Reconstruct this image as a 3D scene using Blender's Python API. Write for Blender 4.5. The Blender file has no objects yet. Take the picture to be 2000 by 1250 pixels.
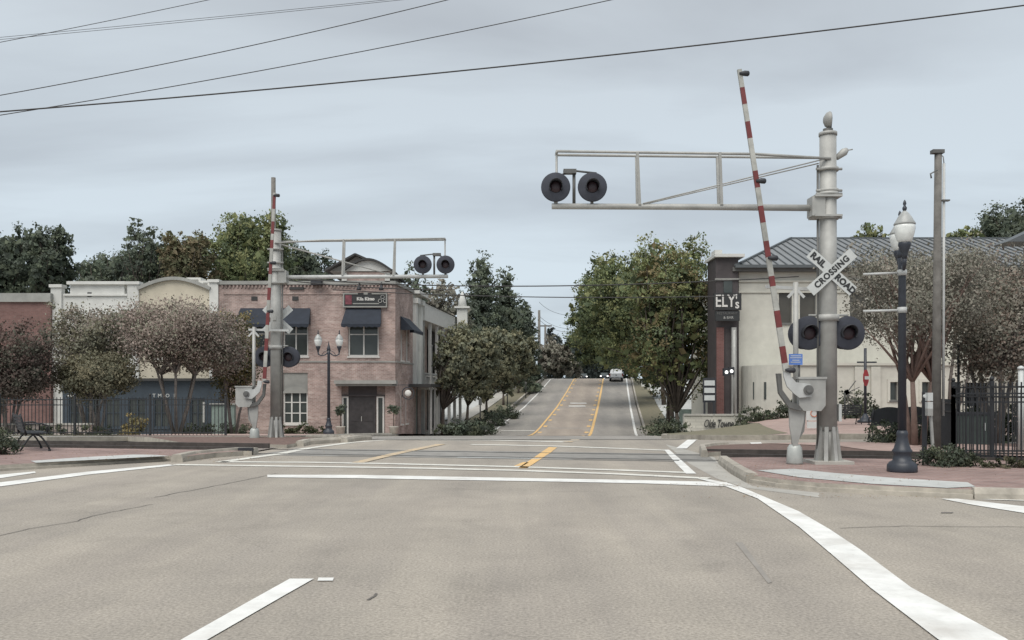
import bpy, bmesh, math, random
import numpy as np
from mathutils import Vector, Matrix

random.seed(7)
RNG = np.random.default_rng(11)
scene = bpy.context.scene
COL = scene.collection
FPX, HY, CAMZ = 1700.0, 765.0, 1.45      # focal length and horizon row of the photograph (2000 px wide), eye height

# ---------------------------------------------------------------- geometry of the place
def lerp_tab(t, x):
    if x <= t[0][0]: return t[0][1]
    for (a, b), (c, d) in zip(t, t[1:]):
        if x <= c:
            k = (x - a) / (c - a)
            return b + (d - b) * k
    return t[-1][1]
ROAD = [(-50,0),(26,0),(31,-.22),(37,-.46),(45,-.85),(53,-1.25),(61,-1.68),(65,-1.72),(70,-1.5),(79,-.92),
        (90,-.19),(108,1.39),(126,3.2),(132,3.42),(145,3.52),(170,3.85),(200,4.25),(300,5.2),(700,6)]
RIGHT = [(-50,0),(66,0),(79,.1),(90,.5),(108,1.6),(126,3.2),(132,3.42),(145,3.52),(170,3.85),(200,4.25),(300,5.2),(700,6)]
def cen(Y): return 3.27 + .12 * (Y - 61)
def h(X, Y):
    u = X - cen(Y)
    k = min(1, max(0, (u - 6) / 9)); k = k * k * (3 - 2 * k)
    return lerp_tab(ROAD, Y) * (1 - k) + lerp_tab(RIGHT, Y) * k
def G(px, py):                               # a spot on the level ground near the tracks
    Y = CAMZ * FPX / (py - HY)
    return ((px - 1000) * Y / FPX, Y)
def W(px, py, Y):                            # a spot at a known distance
    return Vector(((px - 1000) * Y / FPX, Y, CAMZ - (py - HY) * Y / FPX))
def U(u, Y): return (cen(Y) + u, Y)          # a spot beside the hill road

# ---------------------------------------------------------------- materials
def new_mat(name):
    m = bpy.data.materials.new(name); m.use_nodes = True
    nt = m.node_tree; b = nt.nodes['Principled BSDF']
    return m, nt, b
def mat(name, col, rough=.7, var=.18, scale=3.0, metal=0.0, bump=0.0, col2=None, detail=6, spec=.5, big=0.0, dist=0.0):
    m, nt, b = new_mat(name)
    tc = nt.nodes.new('ShaderNodeTexCoord'); n = nt.nodes.new('ShaderNodeTexNoise')
    n.inputs['Scale'].default_value = scale; n.inputs['Detail'].default_value = detail
    n.inputs['Roughness'].default_value = .65; n.inputs['Distortion'].default_value = dist
    nt.links.new(tc.outputs['Object'], n.inputs['Vector'])
    r = nt.nodes.new('ShaderNodeValToRGB')
    c2 = col2 if col2 else tuple(min(1, c * (1 + var)) for c in col)
    c1 = col if col2 else tuple(c * (1 - var) for c in col)
    r.color_ramp.elements[0].position = .32; r.color_ramp.elements[1].position = .68
    r.color_ramp.elements[0].color = (*c1, 1); r.color_ramp.elements[1].color = (*c2, 1)
    nt.links.new(n.outputs['Fac'], r.inputs['Fac'])
    out = r.outputs['Color']
    if big > 0:
        n2 = nt.nodes.new('ShaderNodeTexNoise'); n2.inputs['Scale'].default_value = scale * .07; n2.inputs['Detail'].default_value = 4
        nt.links.new(tc.outputs['Object'], n2.inputs['Vector'])
        r2 = nt.nodes.new('ShaderNodeValToRGB')
        r2.color_ramp.elements[0].position = .3; r2.color_ramp.elements[1].position = .7
        r2.color_ramp.elements[0].color = (1 - big,) * 3 + (1,); r2.color_ramp.elements[1].color = (1 + big * .5,) * 3 + (1,)
        nt.links.new(n2.outputs['Fac'], r2.inputs['Fac'])
        mx = nt.nodes.new('ShaderNodeMix'); mx.data_type = 'RGBA'; mx.blend_type = 'MULTIPLY'; mx.inputs['Factor'].default_value = 1
        nt.links.new(out, mx.inputs[6]); nt.links.new(r2.outputs['Color'], mx.inputs[7]); out = mx.outputs[2]
    nt.links.new(out, b.inputs['Base Color'])
    b.inputs['Roughness'].default_value = rough; b.inputs['Metallic'].default_value = metal
    b.inputs['Specular IOR Level'].default_value = spec
    if bump > 0:
        bp = nt.nodes.new('ShaderNodeBump'); bp.inputs['Strength'].default_value = bump; bp.inputs['Distance'].default_value = .02
        nt.links.new(n.outputs['Fac'], bp.inputs['Height']); nt.links.new(bp.outputs['Normal'], b.inputs['Normal'])
    return m
def brick_mat(name, c1, c2, mortar, scale=1.0, blotch=.35, pale=None, ground=False, pale_amt=.6):
    m, nt, b = new_mat(name)
    tc = nt.nodes.new('ShaderNodeTexCoord'); sx = nt.nodes.new('ShaderNodeSeparateXYZ')
    nt.links.new(tc.outputs['Object'], sx.inputs[0])
    cx = nt.nodes.new('ShaderNodeCombineXYZ')
    if ground:
        nt.links.new(sx.outputs['X'], cx.inputs['X']); nt.links.new(sx.outputs['Y'], cx.inputs['Y'])
    else:
        ad = nt.nodes.new('ShaderNodeMath'); ad.operation = 'ADD'
        nt.links.new(sx.outputs['X'], ad.inputs[0]); nt.links.new(sx.outputs['Y'], ad.inputs[1])
        nt.links.new(ad.outputs[0], cx.inputs['X']); nt.links.new(sx.outputs['Z'], cx.inputs['Y'])
    br = nt.nodes.new('ShaderNodeTexBrick'); br.inputs['Scale'].default_value = scale
    br.inputs['Brick Width'].default_value = .24; br.inputs['Row Height'].default_value = .085 if not ground else .12
    br.inputs['Mortar Size'].default_value = .010; br.inputs['Color1'].default_value = (*c1, 1)
    br.inputs['Color2'].default_value = (*c2, 1); br.inputs['Mortar'].default_value = (*mortar, 1)
    br.inputs['Bias'].default_value = 0
    nt.links.new(cx.outputs[0], br.inputs['Vector'])
    n = nt.nodes.new('ShaderNodeTexNoise'); n.inputs['Scale'].default_value = .8; n.inputs['Detail'].default_value = 7
    n.inputs['Roughness'].default_value = .7
    nt.links.new(tc.outputs['Object'], n.inputs['Vector'])
    r = nt.nodes.new('ShaderNodeValToRGB'); r.color_ramp.elements[0].position = .3; r.color_ramp.elements[1].position = .7
    r.color_ramp.elements[0].color = (1 - blotch,) * 3 + (1,); r.color_ramp.elements[1].color = (1 + blotch * .6,) * 3 + (1,)
    nt.links.new(n.outputs['Fac'], r.inputs['Fac'])
    mx = nt.nodes.new('ShaderNodeMix'); mx.data_type = 'RGBA'; mx.blend_type = 'MULTIPLY'; mx.inputs['Factor'].default_value = 1
    nt.links.new(br.outputs['Color'], mx.inputs[6]); nt.links.new(r.outputs['Color'], mx.inputs[7]); out = mx.outputs[2]
    if pale:
        mp = nt.nodes.new('ShaderNodeMapping'); mp.inputs['Scale'].default_value = (1, 1, 3.0)
        n2 = nt.nodes.new('ShaderNodeTexNoise'); n2.inputs['Scale'].default_value = 1.5; n2.inputs['Detail'].default_value = 5
        nt.links.new(tc.outputs['Object'], mp.inputs[0]); nt.links.new(mp.outputs[0], n2.inputs['Vector'])
        r3 = nt.nodes.new('ShaderNodeValToRGB'); r3.color_ramp.elements[0].position = .56; r3.color_ramp.elements[1].position = .70
        r3.color_ramp.elements[0].color = (0, 0, 0, 1); r3.color_ramp.elements[1].color = (pale_amt,) * 3 + (1,)
        nt.links.new(n2.outputs['Fac'], r3.inputs['Fac'])
        m2 = nt.nodes.new('ShaderNodeMix'); m2.data_type = 'RGBA'
        nt.links.new(r3.outputs['Color'], m2.inputs['Factor']); nt.links.new(out, m2.inputs[6]); m2.inputs[7].default_value = (*pale, 1)
        out = m2.outputs[2]
    nt.links.new(out, b.inputs['Base Color']); b.inputs['Roughness'].default_value = .9
    return m
def leaf_mat():
    m, nt, b = new_mat('leaves')
    a = nt.nodes.new('ShaderNodeAttribute'); a.attribute_name = 'col'
    nt.links.new(a.outputs['Color'], b.inputs['Base Color'])
    b.inputs['Roughness'].default_value = .75; b.inputs['Specular IOR Level'].default_value = .25
    t = nt.nodes.new('ShaderNodeBsdfTranslucent'); nt.links.new(a.outputs['Color'], t.inputs['Color'])
    mx = nt.nodes.new('ShaderNodeMixShader'); mx.inputs[0].default_value = .30
    out = nt.nodes['Material Output']
    nt.links.new(b.outputs[0], mx.inputs[1]); nt.links.new(t.outputs[0], mx.inputs[2]); nt.links.new(mx.outputs[0], out.inputs['Surface'])
    return m
def asphalt_mat(name, base, warm):
    m, nt, b = new_mat(name)
    tc = nt.nodes.new('ShaderNodeTexCoord')
    def noise(scale, det, sc=None, dist=0):
        n = nt.nodes.new('ShaderNodeTexNoise'); n.inputs['Scale'].default_value = scale; n.inputs['Detail'].default_value = det
        n.inputs['Roughness'].default_value = .7; n.inputs['Distortion'].default_value = dist
        if sc:
            mp = nt.nodes.new('ShaderNodeMapping'); mp.inputs['Scale'].default_value = sc
            nt.links.new(tc.outputs['Object'], mp.inputs[0]); nt.links.new(mp.outputs[0], n.inputs['Vector'])
        else: nt.links.new(tc.outputs['Object'], n.inputs['Vector'])
        return n
    def ramp(n, p0, c0, p1, c1):
        r = nt.nodes.new('ShaderNodeValToRGB'); r.color_ramp.elements[0].position = p0; r.color_ramp.elements[1].position = p1
        r.color_ramp.elements[0].color = (*c0, 1); r.color_ramp.elements[1].color = (*c1, 1)
        nt.links.new(n.outputs[0], r.inputs['Fac']); return r.outputs['Color']
    def mul(a, c):
        x = nt.nodes.new('ShaderNodeMix'); x.data_type = 'RGBA'; x.blend_type = 'MULTIPLY'; x.inputs['Factor'].default_value = 1
        nt.links.new(a, x.inputs[6]); nt.links.new(c, x.inputs[7]); return x.outputs[2]
    big = ramp(noise(.16, 6), .38, base, .62, warm)
    grit = ramp(noise(42, 6), .34, (.66,) * 3, .68, (1.28,) * 3)
    mid = ramp(noise(1.3, 6, None, .6), .3, (.93,) * 3, .7, (1.05,) * 3)
    strk = ramp(noise(.9, 5, (1.3, .09, 1)), .3, (.87, .87, .885), .68, (1.05, 1.045, 1.03))
    out = mul(mul(mul(big, grit), mid), strk)
    # darker wheel tracks and oil between them, along the driving direction, and old utility stains
    sxy = nt.nodes.new('ShaderNodeSeparateXYZ'); nt.links.new(tc.outputs['Object'], sxy.inputs[0])
    def mth(op, a, b2=None):
        q = nt.nodes.new('ShaderNodeMath'); q.operation = op
        for i_, v_ in enumerate((a, b2)):
            if v_ is None: continue
            if isinstance(v_, (int, float)): q.inputs[i_].default_value = v_
            else: nt.links.new(v_, q.inputs[i_])
        return q.outputs[0]
    ul = mth('SUBTRACT', sxy.outputs['X'], mth('MULTIPLY', sxy.outputs['Y'], .11))
    wob = mth('MULTIPLY', mth('SUBTRACT', noise(.35, 3).outputs[0], .5), 1.1)
    wave = mth('SINE', mth('MULTIPLY', mth('ADD', ul, wob), 3.45))
    wr = nt.nodes.new('ShaderNodeValToRGB'); wr.color_ramp.elements[0].position = .0; wr.color_ramp.elements[1].position = 1
    wr.color_ramp.elements[0].color = (.93, .93, .935, 1); wr.color_ramp.elements[1].color = (1.03, 1.03, 1.025, 1)
    nt.links.new(mth('ADD', mth('MULTIPLY', wave, .5), .5), wr.inputs['Fac']); out = mul(out, wr.outputs['Color'])
    out = mul(out, ramp(noise(.9, 8, None, .3), .30, (.88, .88, .88), .44, (1, 1, 1)))
    # fine stone chips showing light and dark
    v = nt.nodes.new('ShaderNodeTexVoronoi'); v.inputs['Scale'].default_value = 26; nt.links.new(tc.outputs['Object'], v.inputs['Vector'])
    out = mul(out, ramp(v, .05, (1.25,) * 3, .22, (1, 1, 1)))
    # hairline cracks
    wv = nt.nodes.new('ShaderNodeTexVoronoi'); wv.feature = 'DISTANCE_TO_EDGE'; wv.inputs['Scale'].default_value = .13
    nd = noise(1.1, 5); ms = nt.nodes.new('ShaderNodeVectorMath'); ms.operation = 'SCALE'; ms.inputs['Scale'].default_value = 1.6
    ad = nt.nodes.new('ShaderNodeVectorMath'); ad.operation = 'ADD'
    nt.links.new(nd.outputs['Color'], ms.inputs[0]); nt.links.new(ms.outputs[0], ad.inputs[0]); nt.links.new(tc.outputs['Object'], ad.inputs[1])
    nt.links.new(ad.outputs[0], wv.inputs['Vector'])
    out = mul(out, ramp(wv, .0008, (.88,) * 3, .0024, (1, 1, 1)))
    nt.links.new(out, b.inputs['Base Color']); b.inputs['Roughness'].default_value = .9; b.inputs['Specular IOR Level'].default_value = .25
    bp = nt.nodes.new('ShaderNodeBump'); bp.inputs['Strength'].default_value = .15; bp.inputs['Distance'].default_value = .006
    gn = noise(38, 3); nt.links.new(gn.outputs[0], bp.inputs['Height']); nt.links.new(bp.outputs['Normal'], b.inputs['Normal'])
    return m
def paint_mat(name, col, wear_col, wear=.42):
    """road paint: chipped and thinned where tyres run, greyed by dirt"""
    m, nt, b = new_mat(name)
    tc = nt.nodes.new('ShaderNodeTexCoord')
    def noise(sc, det, ro): 
        n = nt.nodes.new('ShaderNodeTexNoise'); n.inputs['Scale'].default_value = sc; n.inputs['Detail'].default_value = det; n.inputs['Roughness'].default_value = ro
        nt.links.new(tc.outputs['Object'], n.inputs['Vector']); return n.outputs['Fac']
    def ramp(src, p0, c0, p1, c1):
        r = nt.nodes.new('ShaderNodeValToRGB'); r.color_ramp.elements[0].position = p0; r.color_ramp.elements[1].position = p1
        r.color_ramp.elements[0].color = (*c0, 1); r.color_ramp.elements[1].color = (*c1, 1); nt.links.new(src, r.inputs['Fac']); return r.outputs['Color']
    chips = ramp(noise(14, 9, .8), wear - .05, (0, 0, 0), wear + .02, (1, 1, 1))
    thin = ramp(noise(1.6, 5, .6), .28, (.45,) * 3, .52, (1,) * 3)
    mul = nt.nodes.new('ShaderNodeMix'); mul.data_type = 'RGBA'; mul.blend_type = 'MULTIPLY'; mul.inputs['Factor'].default_value = 1
    nt.links.new(chips, mul.inputs[6]); nt.links.new(thin, mul.inputs[7])
    dirt = ramp(noise(3.5, 6, .7), .3, tuple(c * .80 for c in col), .65, col)
    mx = nt.nodes.new('ShaderNodeMix'); mx.data_type = 'RGBA'; nt.links.new(mul.outputs[2], mx.inputs['Factor'])
    mx.inputs[6].default_value = (*wear_col, 1); nt.links.new(dirt, mx.inputs[7]); nt.links.new(mx.outputs[2], b.inputs['Base Color'])
    b.inputs['Roughness'].default_value = .8
    return m
def emit_mat(name, col, s):
    m, nt, b = new_mat(name)
    b.inputs['Emission Color'].default_value = (*col, 1); b.inputs['Emission Strength'].default_value = s
    b.inputs['Base Color'].default_value = (*col, 1)
    return m
def glass_mat(name, col, rough=.12):
    m, nt, b = new_mat(name)
    tc = nt.nodes.new('ShaderNodeTexCoord'); n = nt.nodes.new('ShaderNodeTexNoise'); n.inputs['Scale'].default_value = 1.1
    nt.links.new(tc.outputs['Object'], n.inputs['Vector'])
    r = nt.nodes.new('ShaderNodeValToRGB'); r.color_ramp.elements[0].color = (*[c * .6 for c in col], 1); r.color_ramp.elements[1].color = (*[c * 1.5 for c in col], 1)
    nt.links.new(n.outputs['Fac'], r.inputs['Fac']); nt.links.new(r.outputs['Color'], b.inputs['Base Color'])
    b.inputs['Roughness'].default_value = rough; b.inputs['Specular IOR Level'].default_value = .45
    return m

M = {}
M['asphalt'] = asphalt_mat('asphalt', (.325, .297, .258), (.385, .348, .30))
M['hill_asphalt'] = asphalt_mat('hill_asphalt', (.285, .272, .25), (.325, .305, .28))
M['lane_wear'] = asphalt_mat('lane_wear', (.335, .293, .25), (.375, .325, .28))
M['cross_panel'] = mat('cross_panel', (.26, .25, .232), .9, .2, 2.5, big=.2, bump=.2)
M['ground'] = mat('ground', (.15, .14, .11), .95, .3, 1.2, big=.3)
M['grass'] = mat('grass', (.12, .125, .08), .95, .4, 5, col2=(.22, .185, .13), bump=.6)
M['mulch'] = mat('mulch', (.105, .07, .058), .95, .4, 9, col2=(.19, .125, .105), bump=.8)
M['ballast'] = mat('ballast', (.16, .14, .125), .95, .5, 14, col2=(.30, .27, .24), bump=1)
M['concrete'] = mat('concrete', (.40, .385, .35), .9, .14, 2.2, bump=.15, big=.15)
M['kerb'] = mat('kerb', (.38, .35, .30), .9, .25, 3.5, bump=.3, big=.25)
M['pale_concrete'] = mat('pale_concrete', (.46, .47, .455), .9, .12, 2.5, big=.12)
M['brick_paving'] = brick_mat('brick_paving', (.225, .145, .128), (.305, .205, .182), (.28, .24, .22), 1, .3, ground=True)
M['brick_path'] = brick_mat('brick_path', (.33, .225, .195), (.41, .295, .26), (.36, .31, .28), 1, .2, ground=True)
M['white_line'] = paint_mat('white_line', (.78, .78, .75), (.40, .37, .33), .36)
M['worn_line'] = paint_mat('worn_line', (.70, .69, .63), (.40, .37, .33), .42)
M['yellow_line'] = paint_mat('yellow_line', (.76, .49, .20), (.40, .33, .24), .38)
M['yellow_worn'] = paint_mat('yellow_worn', (.60, .46, .29), (.40, .36, .30), .48)
M['rail'] = mat('rail', (.07, .06, .055), .55, .3, 5, metal=.3)
M['galv'] = mat('galv', (.40, .40, .38), .6, .16, 3.0, metal=.2, bump=.06, big=.25)
M['galv_pale'] = mat('galv_pale', (.50, .51, .50), .6, .15, 3.5, metal=.1, big=.2)
M['galv_dark'] = mat('galv_dark', (.13, .13, .125), .6, .2, 5, metal=.3)
M['alu'] = mat('alu', (.40, .42, .40), .5, .12, 6, metal=.2, bump=.1)
M['signal_black'] = mat('signal_black', (.028, .030, .036), .6, .2, 5)
M['signal_disc'] = mat('signal_disc', (.048, .052, .066), .72, .2, 4, spec=.3)
M['red_lens'] = mat('red_lens', (.028, .014, .018), .45, .2, 6)
M['arm_white'] = mat('arm_white', (.40, .40, .37), .6, .2, 5, big=.3)
M['arm_red'] = mat('arm_red', (.15, .030, .030), .5, .2, 6)
M['sign_white'] = mat('sign_white', (.52, .54, .53), .5, .08, 4)
M['sign_ink'] = mat('sign_ink', (.025, .027, .028), .6, .1, 4)
M['sign_blue'] = mat('sign_blue', (.10, .20, .52), .5, .12, 5)
M['sign_red'] = mat('sign_red', (.36, .03, .035), .5, .12, 5)
M['sign_orange'] = mat('sign_orange', (.55, .17, .08), .5, .1, 5)
M['lamp_black'] = mat('lamp_black', (.030, .035, .046), .45, .2, 6, spec=.5)
M['lamp_glass'] = mat('lamp_glass', (.70, .72, .70), .25, .15, 7)
M['lamp_cap'] = mat('lamp_cap', (.34, .35, .34), .35, .2, 8)
M['wood_pole'] = mat('wood_pole', (.115, .108, .098), .9, .3, 4, col2=(.20, .19, .175), bump=.5, big=.2)
M['fence_black'] = mat('fence_black', (.020, .022, .025), .6, .2, 6)
M['cable'] = mat('cable', (.045, .043, .042), .7, .1, 2)
M['old_brick'] = brick_mat('old_brick', (.285, .195, .172), (.41, .30, .268), (.43, .38, .35), 1, .50, pale=(.56, .49, .44), pale_amt=.5)
M['dark_brick'] = brick_mat('dark_brick', (.165, .085, .075), (.21, .115, .10), (.18, .13, .12), 1, .35)
M['side_brick'] = brick_mat('side_brick', (.15, .062, .055), (.19, .085, .075), (.17, .12, .11), 1, .3)
M['white_wall'] = mat('white_wall', (.60, .60, .57), .9, .10, 1.2, big=.25)
M['cream_wall'] = mat('cream_wall', (.54, .49, .39), .9, .10, 1.2, big=.25)
M['stucco'] = mat('stucco', (.545, .535, .475), .9, .08, 1.6, big=.22, bump=.1)
M['stone_band'] = mat('stone_band', (.30, .30, .28), .9, .15, 1.4, big=.2)
M['stone_wall'] = brick_mat('stone_wall', (.52, .50, .44), (.58, .56, .49), (.46, .44, .39), .5, .2)
M['navy_front'] = mat('navy_front', (.035, .048, .062), .5, .25, 1.5)
M['navy_awning'] = mat('navy_awning', (.020, .026, .038), .85, .2, 3)
M['door_dark'] = mat('door_dark', (.040, .036, .037), .6, .3, 3)
M['trim'] = mat('trim', (.58, .57, .54), .6, .08, 3)
M['pane'] = glass_mat('pane', (.05, .058, .055))
M['pane_warm'] = glass_mat('pane_warm', (.07, .065, .055), .3)
M['metal_roof'] = mat('metal_roof', (.205, .215, .22), .5, .12, .8, metal=.1, big=.15)
M['roof_seam'] = mat('roof_seam', (.085, .095, .10), .5, .1, 2)
M['dark_trim'] = mat('dark_trim', (.035, .035, .035), .7, .2, 2)
M['charcoal'] = mat('charcoal', (.062, .054, .055), .8, .2, 1.5)
M['teal_wall'] = mat('teal_wall', (.17, .21, .19), .9, .2, 1.4)
M['soffit'] = mat('soffit', (.13, .13, .125), .9, .15, 2)
M['bark'] = mat('bark', (.055, .045, .038), .95, .35, 6, col2=(.11, .09, .075), bump=.6)
M['myrtle_bark'] = mat('myrtle_bark', (.15, .10, .082), .8, .3, 5, col2=(.235, .165, .14), bump=.2)
M['grey_bark'] = mat('grey_bark', (.10, .085, .075), .85, .3, 5, col2=(.18, .16, .145), bump=.2)
M['cab_green'] = mat('cab_green', (.040, .055, .050), .7, .2, 3)
M['truck_white'] = mat('truck_white', (.84, .85, .86), .3, .04, 2)
M['rubber'] = mat('rubber', (.02, .02, .02), .9, .2, 5)
M['car_dark'] = mat('car_dark', (.03, .035, .042), .3, .1, 2)
M['tail_red'] = mat('tail_red', (.25, .02, .02), .4, .1, 5)
M['pot'] = mat('pot', (.42, .40, .35), .8, .15, 5)
M['headlight'] = emit_mat('headlight', (1, .97, .9), 3.0)
M['flood'] = emit_mat('flood', (1, 1, .97), 1.2)
M['leaves'] = leaf_mat()

# ---------------------------------------------------------------- objects
ORG = {}
def org_of(p):
    while p is not None:
        if p.name in ORG: return ORG[p.name]
        p = p.parent
    return Vector((0, 0, 0))
def tag(o, label=None, cat=None, group=None, kind=None):
    if label: o['label'] = label
    if cat: o['category'] = cat
    if group: o['group'] = group
    if kind: o['kind'] = kind
    return o
def thing(name, label, cat, loc=(0, 0, 0), group=None):
    o = bpy.data.objects.new(name, None); COL.objects.link(o); o.location = loc; o.empty_display_size = .2
    ORG[o.name] = Vector(loc); return tag(o, label, cat, group)
class MB:
    def __init__(s): s.v = []; s.f = []; s.m = []; s.smooth = []
    def add(s, vs, fs, mi=0, sm=False):
        n = len(s.v); s.v += [tuple(v) for v in vs]
        for f in fs: s.f.append([i + n for i in f]); s.m.append(mi); s.smooth.append(sm)
        return s
    def box(s, a, b, mi=0):
        x0, x1 = sorted((a[0], b[0])); y0, y1 = sorted((a[1], b[1])); z0, z1 = sorted((a[2], b[2]))
        return s.add([(x0,y0,z0),(x1,y0,z0),(x1,y1,z0),(x0,y1,z0),(x0,y0,z1),(x1,y0,z1),(x1,y1,z1),(x0,y1,z1)],
              [(0,3,2,1),(4,5,6,7),(0,1,5,4),(1,2,6,5),(2,3,7,6),(3,0,4,7)], mi)
    def obox(s, p, q, wid, hei, up=(0, 0, 1), mi=0, w2=None, h2=None):  # a bar from p to q
        p = Vector(p); q = Vector(q); d = (q - p).normalized(); up = Vector(up)
        if abs(d.dot(up)) > .98: up = Vector((0, 1, 0))
        sx = d.cross(up).normalized(); sz = sx.cross(d).normalized()
        w2 = wid if w2 is None else w2; h2 = hei if h2 is None else h2
        vs = []
        for c, w_, h_ in ((p, wid, hei), (q, w2, h2)):
            for a, b in ((-1,-1),(1,-1),(1,1),(-1,1)): vs.append(c + sx * a * w_ / 2 + sz * b * h_ / 2)
        return s.add(vs, [(0,3,2,1),(4,5,6,7),(0,1,5,4),(1,2,6,5),(2,3,7,6),(3,0,4,7)], mi)
    def tube(s, pts, rads, n=10, mi=0, caps=True, sm=True):
        pts = [Vector(p) for p in pts]
        if not hasattr(rads, '__len__'): rads = [rads] * len(pts)
        base = len(s.v); rings = []
        prev = None
        for i, p in enumerate(pts):
            d = (pts[min(i + 1, len(pts) - 1)] - pts[max(i - 1, 0)])
            d = d.normalized() if d.length > 1e-9 else Vector((0, 0, 1))
            if prev is None:
                a = Vector((1, 0, 0)) if abs(d.x) < .9 else Vector((0, 1, 0)); prev = d.cross(a).normalized()
            sx = (prev - d * prev.dot(d)).normalized(); prev = sx; sy = d.cross(sx)
            rings.append([p + (sx * math.cos(2 * math.pi * k / n) + sy * math.sin(2 * math.pi * k / n)) * rads[i] for k in range(n)])
        vs = [v for r in rings for v in r]; fs = []
        for i in range(len(pts) - 1):
            for k in range(n): fs.append((i * n + k, i * n + (k + 1) % n, (i + 1) * n + (k + 1) % n, (i + 1) * n + k))
        s.add(vs, fs, mi, sm)
        if caps:
            nn = len(s.v) - len(vs)
            s.f.append([nn + k for k in range(n)][::-1]); s.m.append(mi); s.smooth.append(False)
            s.f.append([nn + (len(pts) - 1) * n + k for k in range(n)]); s.m.append(mi); s.smooth.append(False)
        return s
    def lathe(s, prof, c=(0, 0, 0), n=20, axis='Z', mi=0, sm=True):
        vs = []; fs = []
        for r, z in prof:
            for k in range(n):
                a = 2 * math.pi * k / n; x, y = r * math.cos(a), r * math.sin(a)
                v = (x, y, z) if axis == 'Z' else ((x, z, y) if axis == 'Y' else (z, x, y))
                vs.append((c[0] + v[0], c[1] + v[1], c[2] + v[2]))
        m = len(prof)
        for i in range(m - 1):
            for k in range(n): fs.append((i * n + k, i * n + (k + 1) % n, (i + 1) * n + (k + 1) % n, (i + 1) * n + k))
        s.add(vs, fs, mi, sm); b = len(s.v) - len(vs)
        s.f.append([b + k for k in range(n)][::-1]); s.m.append(mi); s.smooth.append(False)
        s.f.append([b + (m - 1) * n + k for k in range(n)]); s.m.append(mi); s.smooth.append(False)
        return s
    def prism(s, poly, d, mi=0):                                        # planar polygon pushed along vector d
        d = Vector(d); n = len(poly); vs = [Vector(p) for p in poly]; vs += [v + d for v in vs[:n]]
        fs = [tuple(range(n))[::-1], tuple(range(n, 2 * n))] + [(i, (i + 1) % n, n + (i + 1) % n, n + i) for i in range(n)]
        return s.add(vs, fs, mi)
    def build(s, name, mats, parent=None):
        if not isinstance(mats, (list, tuple)): mats = [mats]
        me = bpy.data.meshes.new(name); o = org_of(parent)
        me.from_pydata([(v[0] - o.x, v[1] - o.y, v[2] - o.z) for v in s.v], [], s.f)
        for m_ in mats: me.materials.append(m_ if not isinstance(m_, str) else M[m_])
        me.polygons.foreach_set('material_index', s.m); me.polygons.foreach_set('use_smooth', s.smooth)
        bm = bmesh.new(); bm.from_mesh(me); bmesh.ops.recalc_face_normals(bm, faces=bm.faces); bm.to_mesh(me); bm.free()
        me.update()
        ob = bpy.data.objects.new(name, me); COL.objects.link(ob)
        if parent is not None: ob.parent = parent
        return ob
def copy_tree(o, parent=None):
    c = o.copy(); COL.objects.link(c); c.parent = parent
    for ch in list(o.children): copy_tree(ch, c)
    return c

def drape(name, poly, off, m, thick=0, kind='structure', step=2.0, fn=h):
    bm = bmesh.new(); bm.faces.new([bm.verts.new((x, y, 0)) for x, y in poly])
    xs = [p[0] for p in poly]; ys = [p[1] for p in poly]
    y = math.ceil(max(min(ys), 24) / step) * step
    while y < max(ys):
        bmesh.ops.bisect_plane(bm, geom=bm.verts[:] + bm.edges[:] + bm.faces[:], plane_co=(0, y, 0), plane_no=(0, 1, 0))
        y += step if y < 140 else 10
    if max(ys) > 26:
        x = math.ceil(max(min(xs), -2) / step) * step
        while x < min(max(xs), 30):
            bmesh.ops.bisect_plane(bm, geom=bm.verts[:] + bm.edges[:] + bm.faces[:], plane_co=(x, 0, 0), plane_no=(1, 0, 0)); x += step
    bmesh.ops.triangulate(bm, faces=bm.faces)
    for v in bm.verts: v.co.z = fn(v.co.x, v.co.y) + off
    bmesh.ops.recalc_face_normals(bm, faces=bm.faces)
    if sum(f.normal.z for f in bm.faces) < 0: bmesh.ops.reverse_faces(bm, faces=bm.faces)
    if thick:
        be = [e for e in bm.edges if e.is_boundary]
        r = bmesh.ops.extrude_edge_only(bm, edges=be)
        for v in r['geom']:
            if isinstance(v, bmesh.types.BMVert): v.co.z -= thick
            if isinstance(v, bmesh.types.BMFace): v.material_index = 1
    me = bpy.data.meshes.new(name); bm.to_mesh(me); bm.free(); me.materials.append(M[m]); me.materials.append(M['kerb'])
    o = bpy.data.objects.new(name, me); COL.objects.link(o)
    if kind: o['kind'] = kind
    return o
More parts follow.
